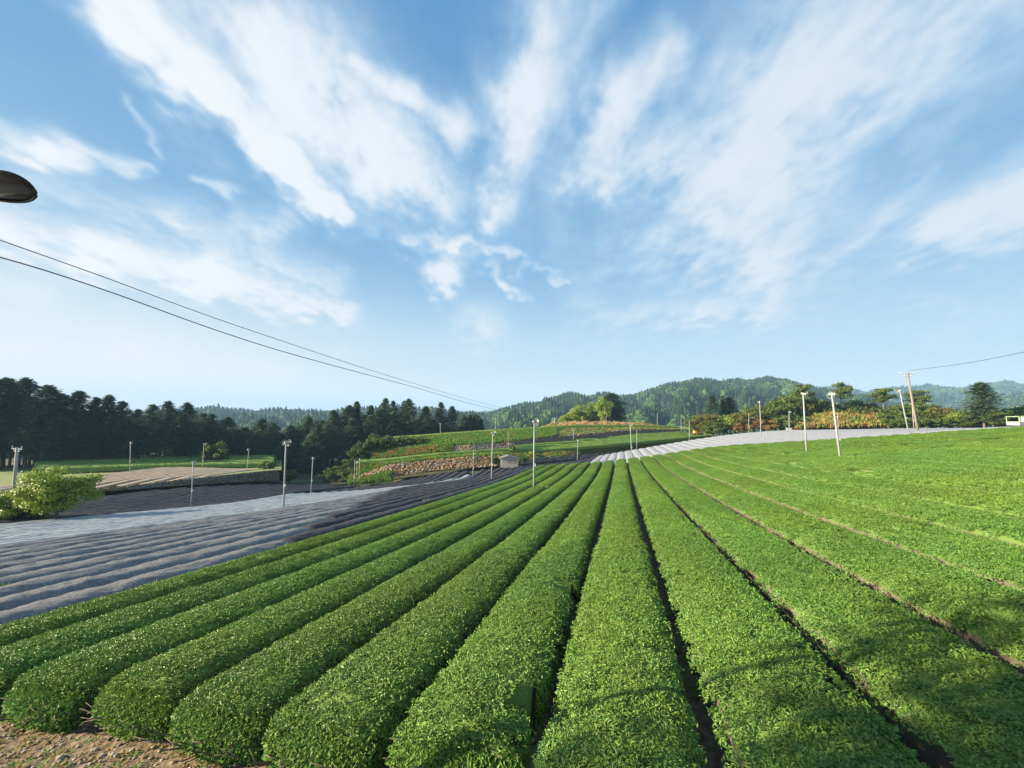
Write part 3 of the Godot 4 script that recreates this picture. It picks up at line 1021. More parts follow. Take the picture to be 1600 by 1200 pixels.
func make_terraces() -> void:
	for k in 3:
		stones.append(stone_mesh(60 + k, M.stone))
	weeds.grass = weed_tuft(5, 26, 0.6, 0.35, M.grass)
	structure("grass_bank", loft(LINE_B, LINE_C, 556, 1118, 110, 8, 0.35).mesh(M.bank))
	structure("terrace", loft(LINE_C, LINE_D, 556, 1118, 90, 6, 0.1).mesh(M.bank))
	structure("grass_bank", loft(LINE_D, LINE_E, 580, 706, 40, 8, 0.6).mesh(M.bank))
	structure("grass_bank", loft(LINE_E, LINE_F, 590, 1118, 90, 8, 0.4).mesh(M.bank))
	structure("terrace", loft(LINE_F, LINE_G, 600, 1118, 60, 8, 0.2).mesh(M.bank))
	stone_wall(LINE_A, LINE_B, 566, 832, 4200, 0.22, 0.8, "lower dry stone wall of tan field stones above the charcoal cloth", 1.2)
	stone_wall(LINE_A, LINE_B, 832, 1010, 700, 0.28, 0.0, "low rubble wall of grey stones along the edge of the cloth")
	stone_wall(LINE_D, LINE_E, 702, 1064, 4600, 0.23, 0.3, "upper dry stone wall of dark stones above the wedge of tea", 0.75)
	weedy("bank_weeds", "green weeds on the bank above the lower stone wall", "weeds", LINE_B, LINE_C, 558, 800, 3600, 0.7, 0.05)
	weedy("bank_weeds", "dry and yellow weeds on the slope below the wedge of tea", "weeds", LINE_B, LINE_C, 800, 1110, 2600, 0.6, 0.45)
	weedy("bank_weeds", "tall dry grass on the slope between the two terraces", "grass", LINE_D, LINE_E, 582, 706, 2200, 1.1, 0.65)
	weedy("bank_weeds", "bright green weeds on the bank under the upper terrace", "weeds", LINE_E, LINE_F, 592, 870, 7500, 0.9, -0.15)
	weedy("bank_weeds", "sparse dry weeds above the dark stone wall", "weeds", LINE_E, LINE_F, 870, 1110, 1500, 0.6, 0.5)
	# a single hedge along the middle terrace and one along the lip of the upper one
	var pts := []
	for k in 40:
		pts.append(on(LINE_C, lerpf(561, 794, k / 39.0)) + Vector3(0, 0.05, 0))
	hedge_line("long single tea hedge on the terrace above the tan stone wall", pts, 0.85, 1.7, "far tea hedges on the terraces")
	pts = []
	for k in 46:
		pts.append(on(LINE_F, lerpf(612, 850, k / 45.0)) + Vector3(0, 0.0, -1.0))
	hedge_line("tea hedge along the lip of the upper terrace below the dark cedars", pts, 0.8, 1.7, "far tea hedges on the terraces")
	pts = []
	for k in 46:
		pts.append(on(LINE_F, lerpf(852, 1060, k / 45.0)) + Vector3(0, 0.0, -1.0))
	hedge_line("tea hedge along the upper terrace below the orange earth", pts, 0.8, 1.7, "far tea hedges on the terraces")
	# the wedge of tea: rows side by side between its front and the wall
	for r in 6:
		pts = []
		for k in 50:
			var px := lerpf(804, 1112, k / 49.0)
			var a := on(LINE_C, px)
			var b := on(LINE_D, px)
			var f := (r + 0.3) / 6.2
			var q := a.lerp(b, f)
			if a.distance_to(b) * f < 1.75 * r - 0.9 and r > 0:
				q = a + (b - a).normalized() * (1.75 * r)
			if (q - a).length() < (b - a).length() - 0.6:
				pts.append(q)
		if pts.size() > 6:
			hedge_line("tea row in the wedge under the dark stone wall, %s from the front" % nth(r + 1), pts, 0.95, 1.9, "tea rows of the wedge")
	# orange earth above the upper terrace
	var mound := Shape.new()
	var p := PackedVector3Array()
	var brow := [[842, 669], [850, 665], [862, 661.5], [880, 660.5], [900, 658], [925, 659], [950, 658.5], [975, 660.5], [1000, 661], [1030, 665], [1066, 669]]
	for j in 10:
		for k in 60:
			var px := lerpf(842, 1066, k / 59.0)
			var a := on(LINE_F, px) - Vector3(0, 1.2, 0)
			var b := at(px, on_y(brow, px), 156.0)
			var t := j / 9.0
			var q := a.lerp(b, t)
			q.y = lerpf(a.y, b.y, sin(PI * 0.5 * minf(1.0, t * 1.25)))
			p.append(q + Vector3(0, noise.get_noise_2d(q.x * 11.0, q.z * 11.0) * 0.9 + fine.get_noise_2d(q.x * 14.0, q.z * 14.0) * 0.35, 0) * minf(1.0, t * 3.0))
	mound.sheet(60, 10, p)
	structure("earth_mound", mound.mesh(M.earth))
	weedy("mound_weeds", "thin dry weeds on the orange earth above the upper terrace", "weeds", LINE_F, brow.map(func(q): return [q[0], q[1] + 0.5, 154.0]), 848, 1060, 700, 0.8, 0.6)
	# bare orange bank and dry scrub behind the white cloth on the right
	p = PackedVector3Array()
	var bank := Shape.new()
	for j in 8:
		for k in 50:
			var px := lerpf(1235, 1420, k / 49.0)
			var h := 24.0 * sin(PI * pow(k / 49.0, 0.8)) * j / 7.0
			var a := at(px, 672.0 - h, 112.0 + 1.6 * j)
			p.append(a + Vector3(noise.get_noise_2d(a.x * 8.0, a.y * 8.0), 0.5 * fine.get_noise_2d(a.x * 5.0, a.y * 9.0), noise.get_noise_2d(a.y * 12.0, a.x * 8.0)) * 0.9)
	bank.sheet(50, 8, p)
	structure("earth_bank", bank.mesh(M.earth))
	weedy("dry_scrub", "orange brown dry scrub on the bank behind the white cloth", "scrub", [[1235, 670, 111.5], [1420, 669, 111.5]], [[1235, 664, 121], [1300, 646, 122], [1380, 648, 122], [1420, 662, 121]], 1245, 1412, 1500, 2.0, 0.85)

func make_left_terrace() -> void:
	# wall and level field behind the lower cloth
	var foot := [[120, 771, 66.5], [140, 769, 68], [280, 759, 75], [400, 752, 83], [440, 750, 88]]
	var lip := [[120, 768, 66.8], [140, 766.5, 68.3], [280, 749.5, 75.6], [400, 737, 83.8], [440, 733.5, 88.8]]
	stone_wall(foot, lip, 130, 436, 2600, 0.18, 0.5, "rubble stone wall along the straw coloured field on the left", 0.6)
	# the level field: rows under straw coloured cloth, then green hedges
	var level := at(300, 746, 78).y
	var s := Shape.new()
	var p := PackedVector3Array()
	for j in 14:
		for k in 40:
			var px := lerpf(-160, 440, k / 39.0)
			var a := on([[-160, 790, 58], [120, 768, 66.8], [140, 766.5, 68.3], [280, 749.5, 75.6], [400, 737, 83.8], [440, 733.5, 88.8]], px)
			var away := Vector3(a.x, 0, a.z).normalized()
			p.append(Vector3(a.x, lerpf(a.y, level - 0.7, smoothstep(0.0, 0.25, j / 13.0)), a.z) + away * (j * 5.0 + 0.2) - Vector3(0, 0.12, 0))
	s.sheet(40, 14, p)
	structure("terrace", s.mesh(M.bank))
	var n := 0
	for i in 12:
		n += 1
		var u := -81.5 - PITCH * i
		var far := 76.0 - 0.3 * i
		cloth_row("straw_cloth_row", u, maxf(20.0, 58.0 - 2.35 * i), far, 0.28, 0.5, M.beige_cloth, "straw coloured cloth row on the left terrace, %s from its stone wall" % nth(n), "straw coloured cloth rows", level + 0.1 + 0.02 * i)
	for r in 5:
		var a := at(60, 741 - r * 2.2, 88 + r * 3.0)
		var b := at(300, 735 - r * 2.6, 97 + r * 3.0)
		var c := at(428, 735 - r * 3.2, 101 + r * 3.0)
		a.y = level - 0.3 + 0.1 * r
		b.y = level - 0.3 + 0.1 * r
		c.y = level - 0.5 + 0.1 * r
		var pts := line_between(a, b, 26)
		pts.append_array(line_between(b, c, 16).slice(1))
		hedge_line("green tea row before the left forest, %s behind the straw coloured field" % nth(r + 1), pts, 1.1, 3.0, "green tea rows before the forest")
	# grass and low shrubs in the dip between the lower field and the terraces
	weedy("dip_weeds", "green weeds in the dip at the end of the lower cloth field", "weeds", [[540, 758, 88], [620, 752, 89]], [[545, 745, 96], [612, 738, 92]], 545, 612, 900, 1.1, 0.2)

# ---------------------------------------------------------------- hills

func hill(called: String, crest: Array, near: float, far_: float, foot_y: float, rows: int, spur: float, trees: int, tall: float, tint: Color, seed_: int) -> void:
	var n2 := FastNoiseLite.new()
	n2.seed = seed_
	n2.frequency = 1.0
	n2.fractal_octaves = 4
	var cols := 160
	var p := PackedVector3Array()
	var c := PackedColorArray()
	var x0: float = crest[0][0]
	var x1: float = crest[-1][0]
	for j in rows:
		var t := j / (rows - 1.0) * 1.25
		for k in cols:
			var px := lerpf(x0, x1, k / (cols - 1.0))
			var top := at(px, on_y(crest, px), far_)
			top.y -= tall * 0.75
			var flat := Vector3(top.x, 0, top.z) - Vector3(EYE.x, 0, EYE.z)
			var w := flat * lerpf(near / far_, 1.0, t)
			var f := t if t < 1.0 else 2.0 - t
			var y := lerpf(foot_y, top.y, pow(f, 1.25))
			y += spur * n2.get_noise_2d(px * 0.016, t * 1.6 + 7.0) * sin(PI * clampf(t, 0.0, 1.0)) * 1.6
			p.append(Vector3(w.x, y, w.z))
			c.append(Color(1, 1, 1) * (1.0 + 0.3 * n2.get_noise_2d(px * 0.05, t * 8.0)) * tint)
	var s := Shape.new()
	s.sheet(cols, rows, p, c)
	var o := structure(called, s.mesh(M.wood_hill))
	var b := PackedFloat32Array()
	var b2 := PackedFloat32Array()
	for k in trees:
		var j := rng.randi_range(2, rows - 2)
		var q := rng.randi_range(0, cols - 2)
		if rng.randf() < 0.15:
			j = int((rows - 1) / 1.25)
		var a := p[j * cols + q].lerp(p[j * cols + q + 1], rng.randf()).lerp(p[(j + 1 if j + 1 < rows else j) * cols + q], rng.randf())
		var n := n2.get_noise_2d(a.x * 0.012, a.z * 0.012 + a.y * 0.02)
		var g := rng.randf_range(0.75, 1.2)
		var conifer := n < 0.05
		var sz := tall * rng.randf_range(0.6, 1.1)
		if conifer:
			put(b, Vector3.UP, rng.randf() * TAU, Vector3(sz * 0.42, sz, sz * 0.42), a, Color(0.7 * g, 0.8 * g, 0.85 * g) * tint)
		else:
			put(b2, Vector3.UP, rng.randf() * TAU, Vector3(sz * 0.75, sz * 0.7, sz * 0.75), a, Color(1.7 * g, 1.65 * g, 1.0 * g) * tint)
	scatter("conifer_woods", far_trees[0], b, o)
	scatter("leafy_woods", far_trees[1], b2, o)

var far_trees := []
func on_y(line: Array, px: float) -> float:
	for k in line.size() - 1:
		if px <= line[k + 1][0] or k == line.size() - 2:
			var t := inverse_lerp(line[k][0], line[k + 1][0], px)
			return lerpf(line[k][1], line[k + 1][1], t)
	return 650.0

func make_far_trees() -> void:
	var s := Shape.new()
	var r := RandomNumberGenerator.new()
	r.seed = 9
	for k in 90:
		var h := pow(r.randf(), 0.8)
		var a := r.randf() * TAU
		var w := (1.0 - h) * 0.5 + 0.05
		var at_ := Vector3(cos(a) * w, h, sin(a) * w)
		var d := Vector3(cos(a), -0.35, sin(a)) * 0.2
		var side := Vector3(-sin(a), r.randf_range(-0.3, 0.3), cos(a)) * 0.13
		s.tint = Color(1, 1, 1) * r.randf_range(0.7, 1.3)
		s.face(at_ - d * 0.7 + Vector3(0, 0.05, 0), at_ + side, at_ + d, at_ - side)
	far_trees.append(s.mesh(M.far_crown, false))
	s = Shape.new()
	for k in 100:
		var d := Vector3(r.randfn(), absf(r.randfn()) * 0.9 + 0.1, r.randfn()).normalized()
		var at_ := Vector3(d.x * 0.5, 0.25 + d.y * 0.7, d.z * 0.5) * r.randf_range(0.8, 1.1)
		var side := d.cross(Vector3(r.randf(), r.randf(), r.randf())).normalized() * 0.16
		var other := side.cross(d)
		s.tint = Color(1, 1, 1) * r.randf_range(0.7, 1.3)
		s.face(at_ - side, at_ + other, at_ + side, at_ - other - d * 0.06)
	far_trees.append(s.mesh(M.far_crown, false))

func make_hills() -> void:
	make_far_trees()
	hill("hill", [[700, 652], [730, 648], [760, 645], [790, 638], [820, 629], [850, 626], [868, 618], [884, 612], [900, 614], [918, 618], [935, 613], [955, 614], [975, 618], [1000, 612], [1040, 600], [1085, 590], [1110, 592], [1130, 594], [1152, 591], [1180, 592], [1203, 587], [1225, 591], [1250, 600], [1285, 606], [1330, 614], [1380, 626], [1450, 640]], 330.0, 900.0, -22.0, 44, 22.0, 15000, 11.0, Color(1, 1, 1), 3)
	hill("hill", [[-300, 630], [-100, 628], [60, 640], [200, 646], [240, 641], [300, 638], [345, 637], [400, 641], [430, 637], [470, 641], [520, 641], [560, 636], [620, 634], [690, 640], [760, 648]], 500.0, 1150.0, -24.0, 40, 26.0, 12000, 13.0, Color(1.05, 1.05, 1.0), 8)
	hill("hill", [[1180, 626], [1250, 612], [1290, 603], [1330, 605], [1350, 612], [1372, 608], [1400, 604], [1440, 602], [1452, 599], [1480, 605], [1500, 606], [1530, 597], [1545, 598], [1570, 593], [1600, 600], [1640, 592], [1720, 585], [1850, 600]], 900.0, 1750.0, -30.0, 36, 32.0, 11000, 16.0, Color(1, 1, 1.05), 15)
	hill("hill", [[1480, 648], [1540, 632], [1575, 618], [1600, 611], [1680, 596], [1800, 590]], 500.0, 1000.0, -20.0, 30, 14.0, 2600, 11.0, Color(1.0, 1.0, 1.0), 21)
	hill("hill", [[500, 648], [640, 646], [720, 644], [780, 641], [840, 640]], 1500.0, 2700.0, -30.0, 24, 30.0, 4000, 22.0, Color(1, 1, 1.05), 30)

# ---------------------------------------------------------------- trees

func conifer(seed_: int, high: float, bare: float, reach: float, blunt: float, called: String) -> Node3D:
	var r := RandomNumberGenerator.new()
	r.seed = seed_
	var root := Node3D.new()
	root.set_meta("called", called)
	root.set_meta("category", "cedar tree" if called == "cedar_tree" else "pine tree")
	var t := Shape.new()
	var lean := Vector3(r.randf_range(-0.4, 0.4), 0, r.randf_range(-0.4, 0.4))
	t.tube([Vector3.DOWN * 1.5, Vector3(0, high * 0.3, 0) + lean * 0.4, Vector3(0, high * 0.7, 0) + lean, Vector3(0, high * 0.98, 0) + lean], [high * 0.017, high * 0.012, high * 0.007, 0.03], 7)
	var crown := Shape.new()
	var boughs := 190
	for n in boughs:
		var f := pow((n + r.randf()) / boughs, 0.85)          # 0 at the lowest bough, 1 at the tip
		var h := lerpf(bare, 1.0, f) * high
		var w := reach * pow(1.0 - pow(f, blunt), 0.75) * r.randf_range(0.6, 1.08) + 0.25
		w *= smoothstep(-0.05, 0.14, f + 0.03)
		var a := r.randf() * TAU
		var out := Vector3(cos(a), 0, sin(a))
		var from := Vector3(0, h, 0) + lean * (h / high)
		t.tube([from, from + out * w * 0.8 + Vector3(0, -0.05 * w, 0)], [0.05, 0.02], 3)
		var tone := r.randf_range(0.75, 1.25)
		for k in 28:
			var q := pow(r.randf(), 0.6)
			var p := from + out * w * q + Vector3(r.randfn(), r.randfn() * 0.75, r.randfn()) * (0.2 + 0.2 * w * 0.35) + Vector3(0, 0.12 * w * q * (1.0 - q) * 4.0 - 0.1 * w * q, 0)
			var b := a + r.randfn() * 0.7
			var d := Vector3(cos(b), r.randf_range(-0.25, 0.55), sin(b)).normalized() * r.randf_range(0.28, 0.6)
			var side := d.cross(Vector3(r.randfn() * 0.4, 1, r.randfn() * 0.4)).normalized() * r.randf_range(0.1, 0.2)
			crown.tint = Color(1, 1, 1) * tone * r.randf_range(0.75, 1.25)
			crown.face(p - d, p + side, p + d, p - side)
	var o := part("trunk", t.mesh(M.bark), root)
	o.name = "trunk"
	part("crown", crown.mesh(M.needle, false), root)
	return root

func broadleaf(seed_: int, high: float, reach: Vector3, low: float, clumps: int, leaves: int, size: float, m: Material, called: String, category: String, flat := 1.0) -> Node3D:
	var r := RandomNumberGenerator.new()
	r.seed = seed_
	var root := Node3D.new()
	root.set_meta("called", called)
	root.set_meta("category", category)
	var t := Shape.new()
	var crown := Shape.new()
	var fork := Vector3(0, high * maxf(low, 0.18), 0)
	t.tube([Vector3.DOWN * 0.6, fork * 0.5 + Vector3(0.05, 0, 0.02), fork], [high * 0.032, high * 0.026, high * 0.02], 7)
	var mid := Vector3(0, lerpf(low, 1.0, 0.5) * high, 0)
	for n in clumps:
		var d := Vector3(r.randfn(), r.randfn(), r.randfn()).normalized() * pow(r.randf(), 0.4)
		var p := mid + Vector3(d.x * reach.x, d.y * high * (1.0 - low) * 0.5, d.z * reach.z)
		if n % 2 == 0:
			t.tube([fork, fork.lerp(p, 0.5) + Vector3(0, high * 0.04, 0), p], [high * 0.012, high * 0.007, 0.01], 4)
		var cr := (reach.x + high) * 0.5 * r.randf_range(0.16, 0.3)
		var tone := r.randf_range(0.75, 1.25)
		for k in leaves:
			var e := Vector3(r.randfn(), r.randfn() * 0.65 * flat, r.randfn())
			e = e.normalized() * cr * pow(r.randf(), 0.45) * Vector3(1, 0.75 * flat, 1)
			var nd := (e.normalized() + Vector3(r.randfn(), r.randfn() + 0.5, r.randfn()) * 0.7).normalized()
			var s1 := nd.cross(Vector3(r.randfn(), r.randfn(), r.randfn())).normalized() * size * r.randf_range(0.6, 1.3)
			var s2 := s1.cross(nd) * 0.6
			var g := tone * r.randf_range(0.7, 1.3)
			crown.tint = Color(g, g, g * 0.9) if r.randf() < 0.8 else Color(g * 1.3, g * 1.1, g * 0.7)
			crown.face(p + e - s1, p + e + s2, p + e + s1, p + e - s2)
	part("trunk", t.mesh(M.bark), root)
	part("crown", crown.mesh(m, false), root)
	return root

func cedar(px: float, top: float, depth: float, label: String, group: String, foot_y := INF, slim := 1.0) -> void:
	var tip := at(px, top, depth)
	var foot: float = soil_at(tip.x, -tip.z) if foot_y == INF else foot_y
	var high := maxf(3.0, tip.y - foot)
	var proto: Node3D = cedars[rng.randi() % cedars.size()]
	var f := high / 20.0
	var wide := (0.55 * f + 0.5) * slim * rng.randf_range(0.9, 1.15)
	copy_of(proto, Vector3(tip.x, foot, tip.z), rng.randf() * TAU, Vector3(wide, f, wide), label, group)

var cedars := []
func make_forest() -> void:
	cedars = [conifer(1, 20.0, 0.16, 4.4, 2.4, "cedar_tree"), conifer(2, 20.0, 0.3, 4.2, 3.2, "cedar_tree"), conifer(3, 20.0, 0.08, 4.5, 2.0, "cedar_tree"), conifer(4, 20.0, 0.22, 4.6, 2.8, "cedar_tree"), conifer(5, 20.0, 0.05, 3.8, 1.4, "cedar_tree")]
	# crowns that stand out against the sky, from left to right
	var sky_line := [[-75, 575, 92], [-40, 584, 96], [8, 592, 98], [42, 592, 102], [74, 603, 100], [100, 617, 104], [122, 612, 104], [150, 622, 106], [172, 618, 108], [190, 628, 108], [215, 640, 114], [238, 633, 112], [264, 628, 110], [294, 630, 112], [318, 646, 118], [330, 647, 116], [355, 652, 116], [384, 668, 124], [410, 655, 126], [428, 662, 126], [455, 665, 130], [482, 651, 132], [505, 668, 130], [522, 641, 132], [545, 634, 134], [559, 628, 136], [580, 634, 136], [602, 623, 138], [615, 627, 142], [632, 627, 140], [639, 624, 138], [667, 635, 142], [689, 629, 142], [707, 635, 142], [726, 650, 148], [734, 648, 150], [744, 647, 150], [752, 655, 150]]
	for k in sky_line.size():
		var t: Array = sky_line[k]
		var foot := -8.5 if t[0] < 380.0 else (-12.0 if t[0] < 520.0 else (-8.0 if t[0] < 640.0 else -5.5))
		if k < 2:
			cedar(t[0], t[1], t[2], "dark cedar at the far left of the forest, beyond the picture edge", "cedars past the left edge", foot)
		else:
			cedar(t[0], t[1], t[2], "dark cedar against the sky, %s crown from the left along the forest" % nth(k - 1), "cedars of the forest skyline", foot, 0.85 if t[0] > 580.0 else 1.0)
	# the mass of trees below and behind them
	for k in 120:
		var px := rng.randf_range(-110, 430)
		var front := rng.randf() < 0.4
		var depth := 96.0 + px * 0.045 + (rng.randf_range(0.0, 3.0) if front else rng.randf_range(6.0, 34.0))
		var top: float = on_y([[-100, 600], [0, 610], [150, 640], [300, 650], [400, 678], [440, 684]], px) + rng.randf_range(0.0, 55.0 if front else 16.0)
		cedar(px, top, depth, "dark cedar inside the left forest behind the green tea rows" if not front else "shaded lower cedar at the edge of the left forest", "cedars within the left forest" if not front else "cedars along the left forest edge", -8.5 if px < 380.0 else -12.0)
	for k in 34:
		var px := rng.randf_range(285, 450)
		cedar(px, rng.randf_range(664, 694), rng.randf_range(118, 150), "dark cedar in the gap between the left and middle forests", "cedars between the two forests", -11.0)
	for k in 90:
		var px := rng.randf_range(425, 760)
		var front := rng.randf() < 0.4
		var depth := 118.0 + (px - 430.0) * 0.06 + (rng.randf_range(0.0, 3.0) if front else rng.randf_range(8.0, 34.0))
		var top: float = on_y([[430, 672], [520, 650], [600, 640], [660, 650], [760, 664]], px) + rng.randf_range(0.0, 36.0 if front else 12.0)
		cedar(px, top, depth, "dark cedar inside the middle forest beside the terraces" if not front else "shaded lower cedar at the edge of the middle forest", "cedars within the middle forest" if not front else "cedars along the middle forest edge", -14.0 if px < 560.0 else (-10.0 if px < 640.0 else -6.5))

func shrub(proto: Node3D, px: float, foot: float, depth: float, high: float, wide: float, label: String, group := "") -> void:
	var p := at(px, foot, depth)
	var base_h: float = proto.get_meta("high")
	var base_w: float = proto.get_meta("wide")
	copy_of(proto, p - Vector3(0, 0.15, 0), rng.randf() * TAU, Vector3(wide / base_w, high / base_h, wide / base_w), label, group)

func sized(n: Node3D, high: float, wide: float) -> Node3D:
	n.set_meta("high", high)
	n.set_meta("wide", wide)
	return n

func make_other_trees() -> void:
	var green := sized(broadleaf(31, 6.0, Vector3(3.0, 0, 3.0), 0.12, 46, 90, 0.2, M.leaf, "broadleaf_tree", "tree"), 6.0, 6.6)
	var green2 := sized(broadleaf(32, 6.0, Vector3(2.6, 0, 2.6), 0.2, 40, 90, 0.2, M.leaf, "broadleaf_tree", "tree"), 6.0, 6.0)
	var olive := sized(broadleaf(41, 6.0, Vector3(3.0, 0, 3.0), 0.1, 46, 90, 0.2, M.olive_leaf, "broadleaf_tree", "tree"), 6.0, 6.6)
	var dry := sized(broadleaf(42, 3.0, Vector3(2.3, 0, 2.1), 0.02, 30, 90, 0.17, M.dry_leaf, "shrub", "shrub"), 3.0, 4.8)
	var bush := sized(broadleaf(33, 3.0, Vector3(2.2, 0, 2.0), 0.02, 30, 90, 0.16, M.leaf, "shrub", "shrub"), 3.0, 4.6)
	var lime := sized(broadleaf(34, 6.0, Vector3(3.2, 0, 3.0), 0.1, 46, 90, 0.2, M.bright_leaf, "broadleaf_tree", "tree"), 6.0, 6.8)
	var lime_bush := sized(broadleaf(36, 3.0, Vector3(2.4, 0, 2.0), 0.02, 30, 90, 0.16, M.bright_leaf, "shrub", "shrub"), 3.0, 4.8)
	var pine := sized(broadleaf(35, 8.0, Vector3(3.0, 0, 3.0), 0.62, 34, 90, 0.18, M.leaf, "pine_tree", "pine tree", 0.5), 8.0, 6.6)
	# the bright tree on the left at the edge of the silver cloth
	var near_tree := broadleaf(77, 5.0, Vector3(3.2, 0, 3.0), 0.1, 80, 260, 0.11, M.bright_leaf, "broadleaf_tree", "tree")
	var p := at(88, 806, 40)
	copy_of(near_tree, p - Vector3(0, 0.1, 0), 0.6, Vector3(0.92, 0.94, 0.92), "bright yellow green tree with a dark trunk at the edge of the silver cloth")
	var low := broadleaf(78, 3.2, Vector3(2.8, 0, 2.2), 0.02, 50, 220, 0.11, M.bright_leaf, "shrub", "shrub")
	copy_of(low, at(34, 808, 40.5) - Vector3(0, 0.3, 0), 2.0, Vector3(0.95, 1, 0.95), "low yellow green shrub leaning out left of the bright tree")
	copy_of(low, at(-12, 815, 40) - Vector3(0, 0.3, 0), 4.0, Vector3(0.8, 0.65, 0.8), "low yellow green shrub cut by the left picture edge")
	shrub(bush, 436, 752, 92, 2.6, 4.6, "green shrub at the right end of the left stone wall")
	shrub(bush, 452, 752, 94, 2.8, 4.4, "rounded green shrub beside the dark gully")
	shrub(bush, 418, 736, 93, 2.4, 4.0, "shrub on the terrace end above the left stone wall")
	shrub(lime_bush, 375, 727, 110, 2.2, 6.0, "light green shrub at the forest edge behind the tea rows")
	shrub(bush, 338, 727, 104, 6.0, 7.0, "dark broad shrub at the foot of the left forest")
	shrub(bush, 575, 722, 108, 3.0, 6.0, "dark shrub at the left end of the middle terrace")
	shrub(bush, 600, 704, 112, 4.0, 7.0, "dark shrub under the middle forest left of the dry slope")
	shrub(bush, 630, 698, 114, 3.2, 6.5, "dark shrub above the dry slope, beside the green bank")
	shrub(bush, 655, 696, 115, 2.6, 6.0, "low dark shrub where the green bank begins")
	shrub(bush, 545, 752, 100, 3.4, 6.0, "dark shrub in the gully beside the rubble wall")
	shrub(bush, 520, 752, 104, 3.4, 7.0, "dark shrub in the middle of the gully")
	var dark := [[556, 716, 106, 4.5], [566, 708, 108, 5.0], [578, 704, 109, 5.0], [590, 700, 111, 4.5], [570, 728, 101, 3.0], [585, 694, 116, 5.0], [604, 694, 117, 4.0], [548, 730, 104, 4.0], [534, 740, 106, 4.0]]
	for k in dark.size():
		var g: Array = dark[k]
		shrub(bush, g[0], g[1], g[2], g[3] * 0.62, 4.6, "dark bushy shrub at the left end of the terraces, %s" % ["lowest before the hedge end", "left of the dry slope", "against the middle forest", "above the dry slope", "by the hedge tip", "highest by the upper terrace", "right of the highest", "left over the gully", "lowest in the gully"][k], "shrubs at the left end of the terraces")
	shrub(lime_bush, 830, 716, 106, 1.8, 4.5, "yellow green shrub right of the small shed")
	shrub(bush, 772, 724, 96, 1.8, 3.4, "dark shrub left of the small shed")
	shrub(bush, 816, 722, 98, 1.6, 3.0, "dark brown shrub against the right side of the shed")
	# trees behind the orange earth
	shrub(lime, 905, 664, 172, 8.5, 11.0, "light green tree behind the left part of the orange earth")
	shrub(lime, 930, 664, 176, 10.0, 11.0, "light green tree in the middle behind the orange earth")
	shrub(lime, 943, 664, 170, 12.0, 8.0, "tall light green tree against the dark cone shaped cedar")
	shrub(lime, 886, 665, 168, 5.0, 8.0, "low light green tree at the left end of the orange earth")
	cedar(955, 615, 178, "broad dark cone shaped cedar behind the orange earth", "", -3.5, 1.9)
	cedar(964, 630, 176, "shorter dark cedar leaning on the cone shaped one", "", -3.5, 1.5)
	# the grove behind the white cloth on the right
	cedar(1112, 618, 135, "dark cedar, leftmost of the three pointed ones in the right grove", "pointed cedars of the right grove", -2.0, 1.0)
	cedar(1128, 619, 137, "dark cedar in the middle of the three pointed ones in the right grove", "pointed cedars of the right grove", -2.0, 0.8)
	cedar(1139, 620, 138, "dark cedar, rightmost of the three pointed ones in the right grove", "pointed cedars of the right grove", -2.0, 0.9)
	var grove := [[1090, 676, 126, 5.5, 8, green], [1103, 677, 124, 6.5, 9, olive], [1118, 678, 122, 5.0, 8, green], [1136, 677, 122, 5.5, 8, lime], [1150, 676, 124, 6.0, 9, green], [1163, 674, 122, 6.5, 9, olive], [1178, 673, 124, 8.0, 10, green], [1194, 673, 126, 8.5, 10, olive], [1212, 672, 122, 9.0, 10, green], [1230, 672, 126, 11.0, 11, green2], [1246, 671, 128, 11.5, 11, green], [1262, 671, 126, 10.0, 10, olive], [1282, 668, 130, 9.0, 10, green], [1224, 672, 116, 4.0, 7, bush], [1196, 673, 116, 3.6, 7, dry], [1250, 671, 117, 4.2, 7, bush], [1160, 675, 117, 3.0, 6, dry], [1112, 678, 117, 2.6, 6, bush]]
	for k in grove.size():
		var g: Array = grove[k]
		shrub(g[5], g[0], g[1], g[2], g[3], g[4], "rounded green tree of the right grove, %s from the left" % nth(k + 1) if k < 13 else "dense low shrub in front of the right grove, number %s along it" % ["four", "two", "five", "three", "one"][k - 13], "trees of the right grove" if k < 13 else "shrubs before the right grove")
	shrub(pine, 1258, 668, 122, 13.5, 6.0, "flat topped pine rising over the right grove")
	shrub(pine, 1317, 668, 122, 14.0, 5.6, "umbrella shaped pine above the orange bank")
	shrub(pine, 1383, 664, 118, 11.0, 6.5, "sparse flat topped pine left of the wooden utility pole")
	shrub(pine, 1440, 664, 118, 10.5, 6.5, "sparse flat topped pine right of the wooden utility pole")
	var row := [[1300, 660, 124, 6.5, 9, green], [1335, 660, 124, 7.0, 10, green2], [1350, 658, 126, 6.0, 9, olive], [1375, 660, 124, 5.0, 9, lime], [1403, 668, 108, 6.0, 8, green], [1425, 668, 106, 6.5, 9, green2], [1448, 668, 104, 7.0, 9, green], [1466, 668, 102, 5.5, 8, olive], [1485, 668, 100, 4.5, 8, green], [1505, 667, 96, 4.0, 7, lime], [1520, 667, 94, 4.5, 6.0, green], [1540, 666, 92, 5.0, 6.0, green2], [1552, 666, 90, 4.0, 6, green], [1572, 666, 92, 3.2, 6, olive], [1590, 666, 92, 4.2, 7, green], [1620, 666, 92, 5.0, 8, green2]]
	for k in row.size():
		var g: Array = row[k]
		shrub(g[5], g[0], g[1], g[2], g[3], g[4], "rounded green tree behind the orange bank and tea, %s going right" % nth(k + 1), "trees behind the tea on the right")
	cedar(1532, 599, 92, "upright dark green conifer near the right edge behind the tea", "", -1.4, 1.05)
